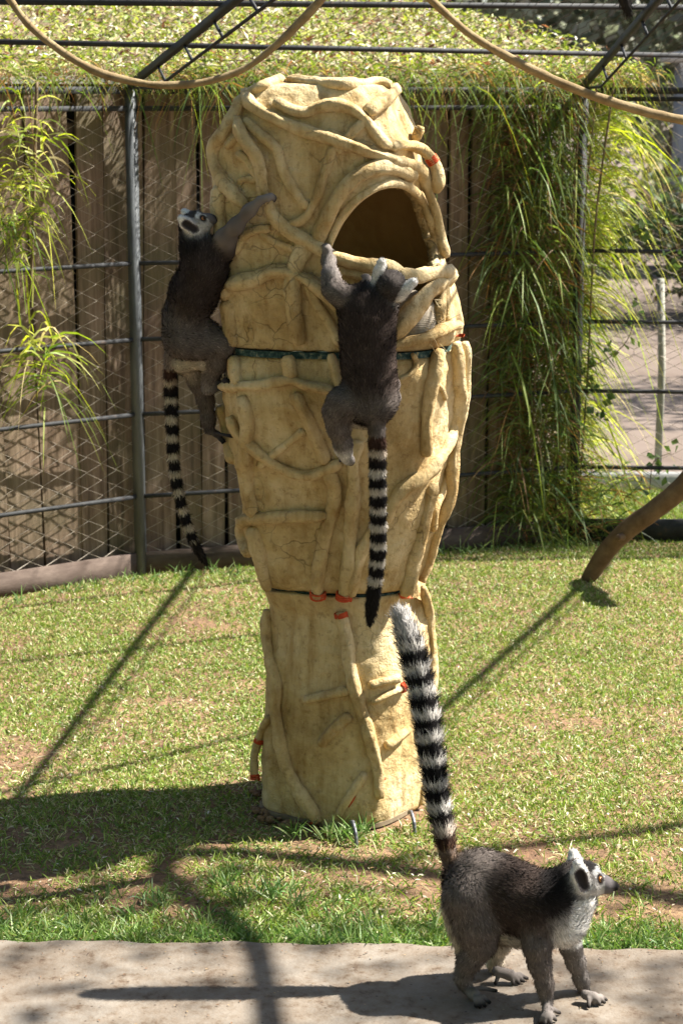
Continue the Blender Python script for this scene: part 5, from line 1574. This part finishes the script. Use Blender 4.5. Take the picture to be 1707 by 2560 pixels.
# --- a lemur perched on the roof bars above: only the end of its tail comes into view
def lemur_roof():
    Yt = 5.2
    m = Lemur(.0042)
    c = np.array(PD(1395, -330, Yt))
    m.base = tuple(c)
    m.chain([c + (.0, .0, .02), c + (-.03, 0, .10), c + (-.06, 0, .19)], [.062, .060, .045], [GREY, BROWN, BROWN], .012, .03)
    m.add(c + (-.06, 0, .19), c + (-.09, -.01, .25), .040, .034, DARKF, DARKF, .010, .02)
    for sg in (-1, 1):
        m.chain([c + (.0, .04 * sg, .0), c + (-.09, .06 * sg, .03), c + (-.08, .06 * sg, -.05)], [.042, .032, .018], GREY, .009, .02)
        m.chain([c + (-.06, .04 * sg, .17), c + (-.11, .05 * sg, .08), c + (-.13, .04 * sg, -.03)], [.028, .020, .014], GREY, .007, .02)
        b = c + np.array((-.13, .04 * sg, -.04))
        m.hand(b, [b + (-.03, .01, -.012), b + (-.034, 0, -.014), b + (-.032, -.01, -.012), b + (-.025, -.018, -.01), b + (-.005, .02 * sg, -.02)], .0046, PALM)
        b = c + np.array((-.08, .06 * sg, -.055))
        m.hand(b, [b + (-.04, .012, -.008), b + (-.045, 0, -.008), b + (-.04, -.01, -.008), b + (-.032, -.018, -.008), b + (-.01, .02 * sg, -.014)], .0046, PALM)
    m.set_head(c + (-.11, -.01, .28), (-1, -.2, -.1), (0, 0, 1), .038)
    tp = [c + (.03, 0, 0)] + [np.array(PD(x, y, Yt)) for x, y in ((1400, -250), (1405, -170), (1415, -90), (1428, -20), (1441, 28))]
    pth = catmull(tp, .03); n = len(pth)
    m.chain([np.array(p) for p in pth], [np.interp(i / (n - 1), [0, .2, .8, 1], [.022, .013, .015, .009]) for i in range(n)], GREY, .01, .006)
    m.tail = (pth, .024, .06, .0475, .54, .14, (.42, .385, .33), (.030, .027, .026), .020)
    m.build('lemur perched on the roof bars with only its dark tail tip hanging into view', 16000)
    bar = Geo(); q = c + np.array((-.2, 0, -.085)); bar.tube([Vector(q + (-.35, 0, 0)), Vector(q + (.6, 0, 0))], .014, 8)
    bar.build('perch_bar', M['steel'], cage, smooth=True)
lemur_roof()

# trees around the enclosure, out of the picture: the sunny one shades the path, the dense ones are added to cut sky and bounced light
def Sh(x, y, h): return (x + h * SUN_DIR.x / SUN_DIR.z, y + h * SUN_DIR.y / SUN_DIR.z, h)
shade_tree('shade_tree', 'open leafy tree outside the cage on the sunny side', 5.6, 4.6, .14, 1000, 3.6,
    [([(5.6, 4.6, 3.0), (4.2, 4.9, 3.2), Sh(-.36, 4.85, 3.2), Sh(-.22, 4.25, 3.15), Sh(-.16, 3.75, 3.1), Sh(-.1, 3.0, 3.0)], .058), ([(5.6, 4.6, 3.4), (5.0, 4.4, 4.4), (4.4, 4.4, 5.1)], .06)],
    Sh(.1, 3.95, 5.2), (.95, .45, .35))
shade_tree('broad_tree', 'broad tree shading the earth yard beyond the open netting', 9.5, 14.5, .25, 5000, 4.0, [([(9.5, 14.5, 3), (8, 13.5, 3.8), (6.4, 12.8, 4.2)], .12)], Sh(2.6, 12.7, 4.4), (1.1, .55, .4))
shade_tree('broad_tree', 'broad tree shading the far end of the earth yard', 10.5, 19, .25, 9000, 4.0, [([(10.5, 19, 3), (9, 18.5, 3.8), (7.4, 18.3, 4.2)], .12)], Sh(3.2, 18.0, 4.6), (1.6, 1.1, .5))
for i, (x, y, h) in enumerate(((-5.5, -3.5, 3.6), (-1.5, -5.0, 4.2), (2.8, -4.2, 3.8), (-8, 1.5, 3.4))):  # unseen crowns added to block sky fill on the tower front
    shade_tree('leafy_tree', ['dense tree standing behind the visitor path, by the corner', 'tall dense tree straight behind the visitor path', 'dense tree behind the visitor path on the sunny side', 'dense tree beside the cage on the shaded side'][i], x, y, .2, 9000, h, [([(x, y, h - .8), (x + .5, y + .6, h + .3)], .1)], (x, y, h - .3), (1.7, 1.0, 1.9), (.09, .20))

shade_tree('leafy_tree', 'dense tree beside the visitor path whose crown shades the ground before the cage', 5.4, 1.0, .18, 7000, 3.8, [([(5.4, 1.0, 3.0), (4.6, 1.3, 3.9), (3.9, 1.6, 4.6)], .09)], (3.9, 1.5, 4.7), (1.5, .55, .5), (.09, .18))  # added out of view to shade the ground and cut its bounce
shade_tree('leafy_tree', 'dense low tree beside the visitor path, nearest the shaded side', -4.6, 1.6, .16, 8000, 3.2, [([(-4.6, 1.6, 2.4), (-4.2, 1.8, 3.2)], .08)], (-4.6, 1.4, 2.6), (.9, .9, 1.3), (.09, .18))  # one more unseen crown added to dim the fill light

# clods and stones banked against the shaded side of the foot
def clods():
    g = Geo()
    for i in range(34):
        a = math.radians(random.uniform(150, 262)); r = random.uniform(.225, .27)
        c = Vector((math.cos(a) * r + .005, Y0 + math.sin(a) * r, .006)); q = random.uniform(.006, .017)
        bm = bmesh.new(); bmesh.ops.create_icosphere(bm, subdivisions=1, radius=q)
        V = [tuple(c + Vector((v.co.x, v.co.y, v.co.z * .7)) * (1 + .35 * mnoise.noise(v.co * 90 + Vector((i, 0, 0))))) for v in bm.verts]
        bm.verts.index_update(); T = [[v.index for v in f.verts] for f in bm.faces]; bm.free()
        g.add(V, None, T)
    finish(g.build('soil_clods', M['soil'], smooth=True), 'dark clods and small stones banked against the shaded base of the clay tower', 'soil clods', kind='stuff')
clods()

shade_tree('leafy_tree', 'slender tree on the sunny side whose crown shades the grass in front of the tower', 4.9, 5.9, .07, 300, 4.4, [([(4.9, 5.9, 3.6), (4.2, 5.7, 4.5), (3.6, 5.5, 5.0)], .04)], Sh(-.78, 4.50, 5.0), (.42, .17, .3))
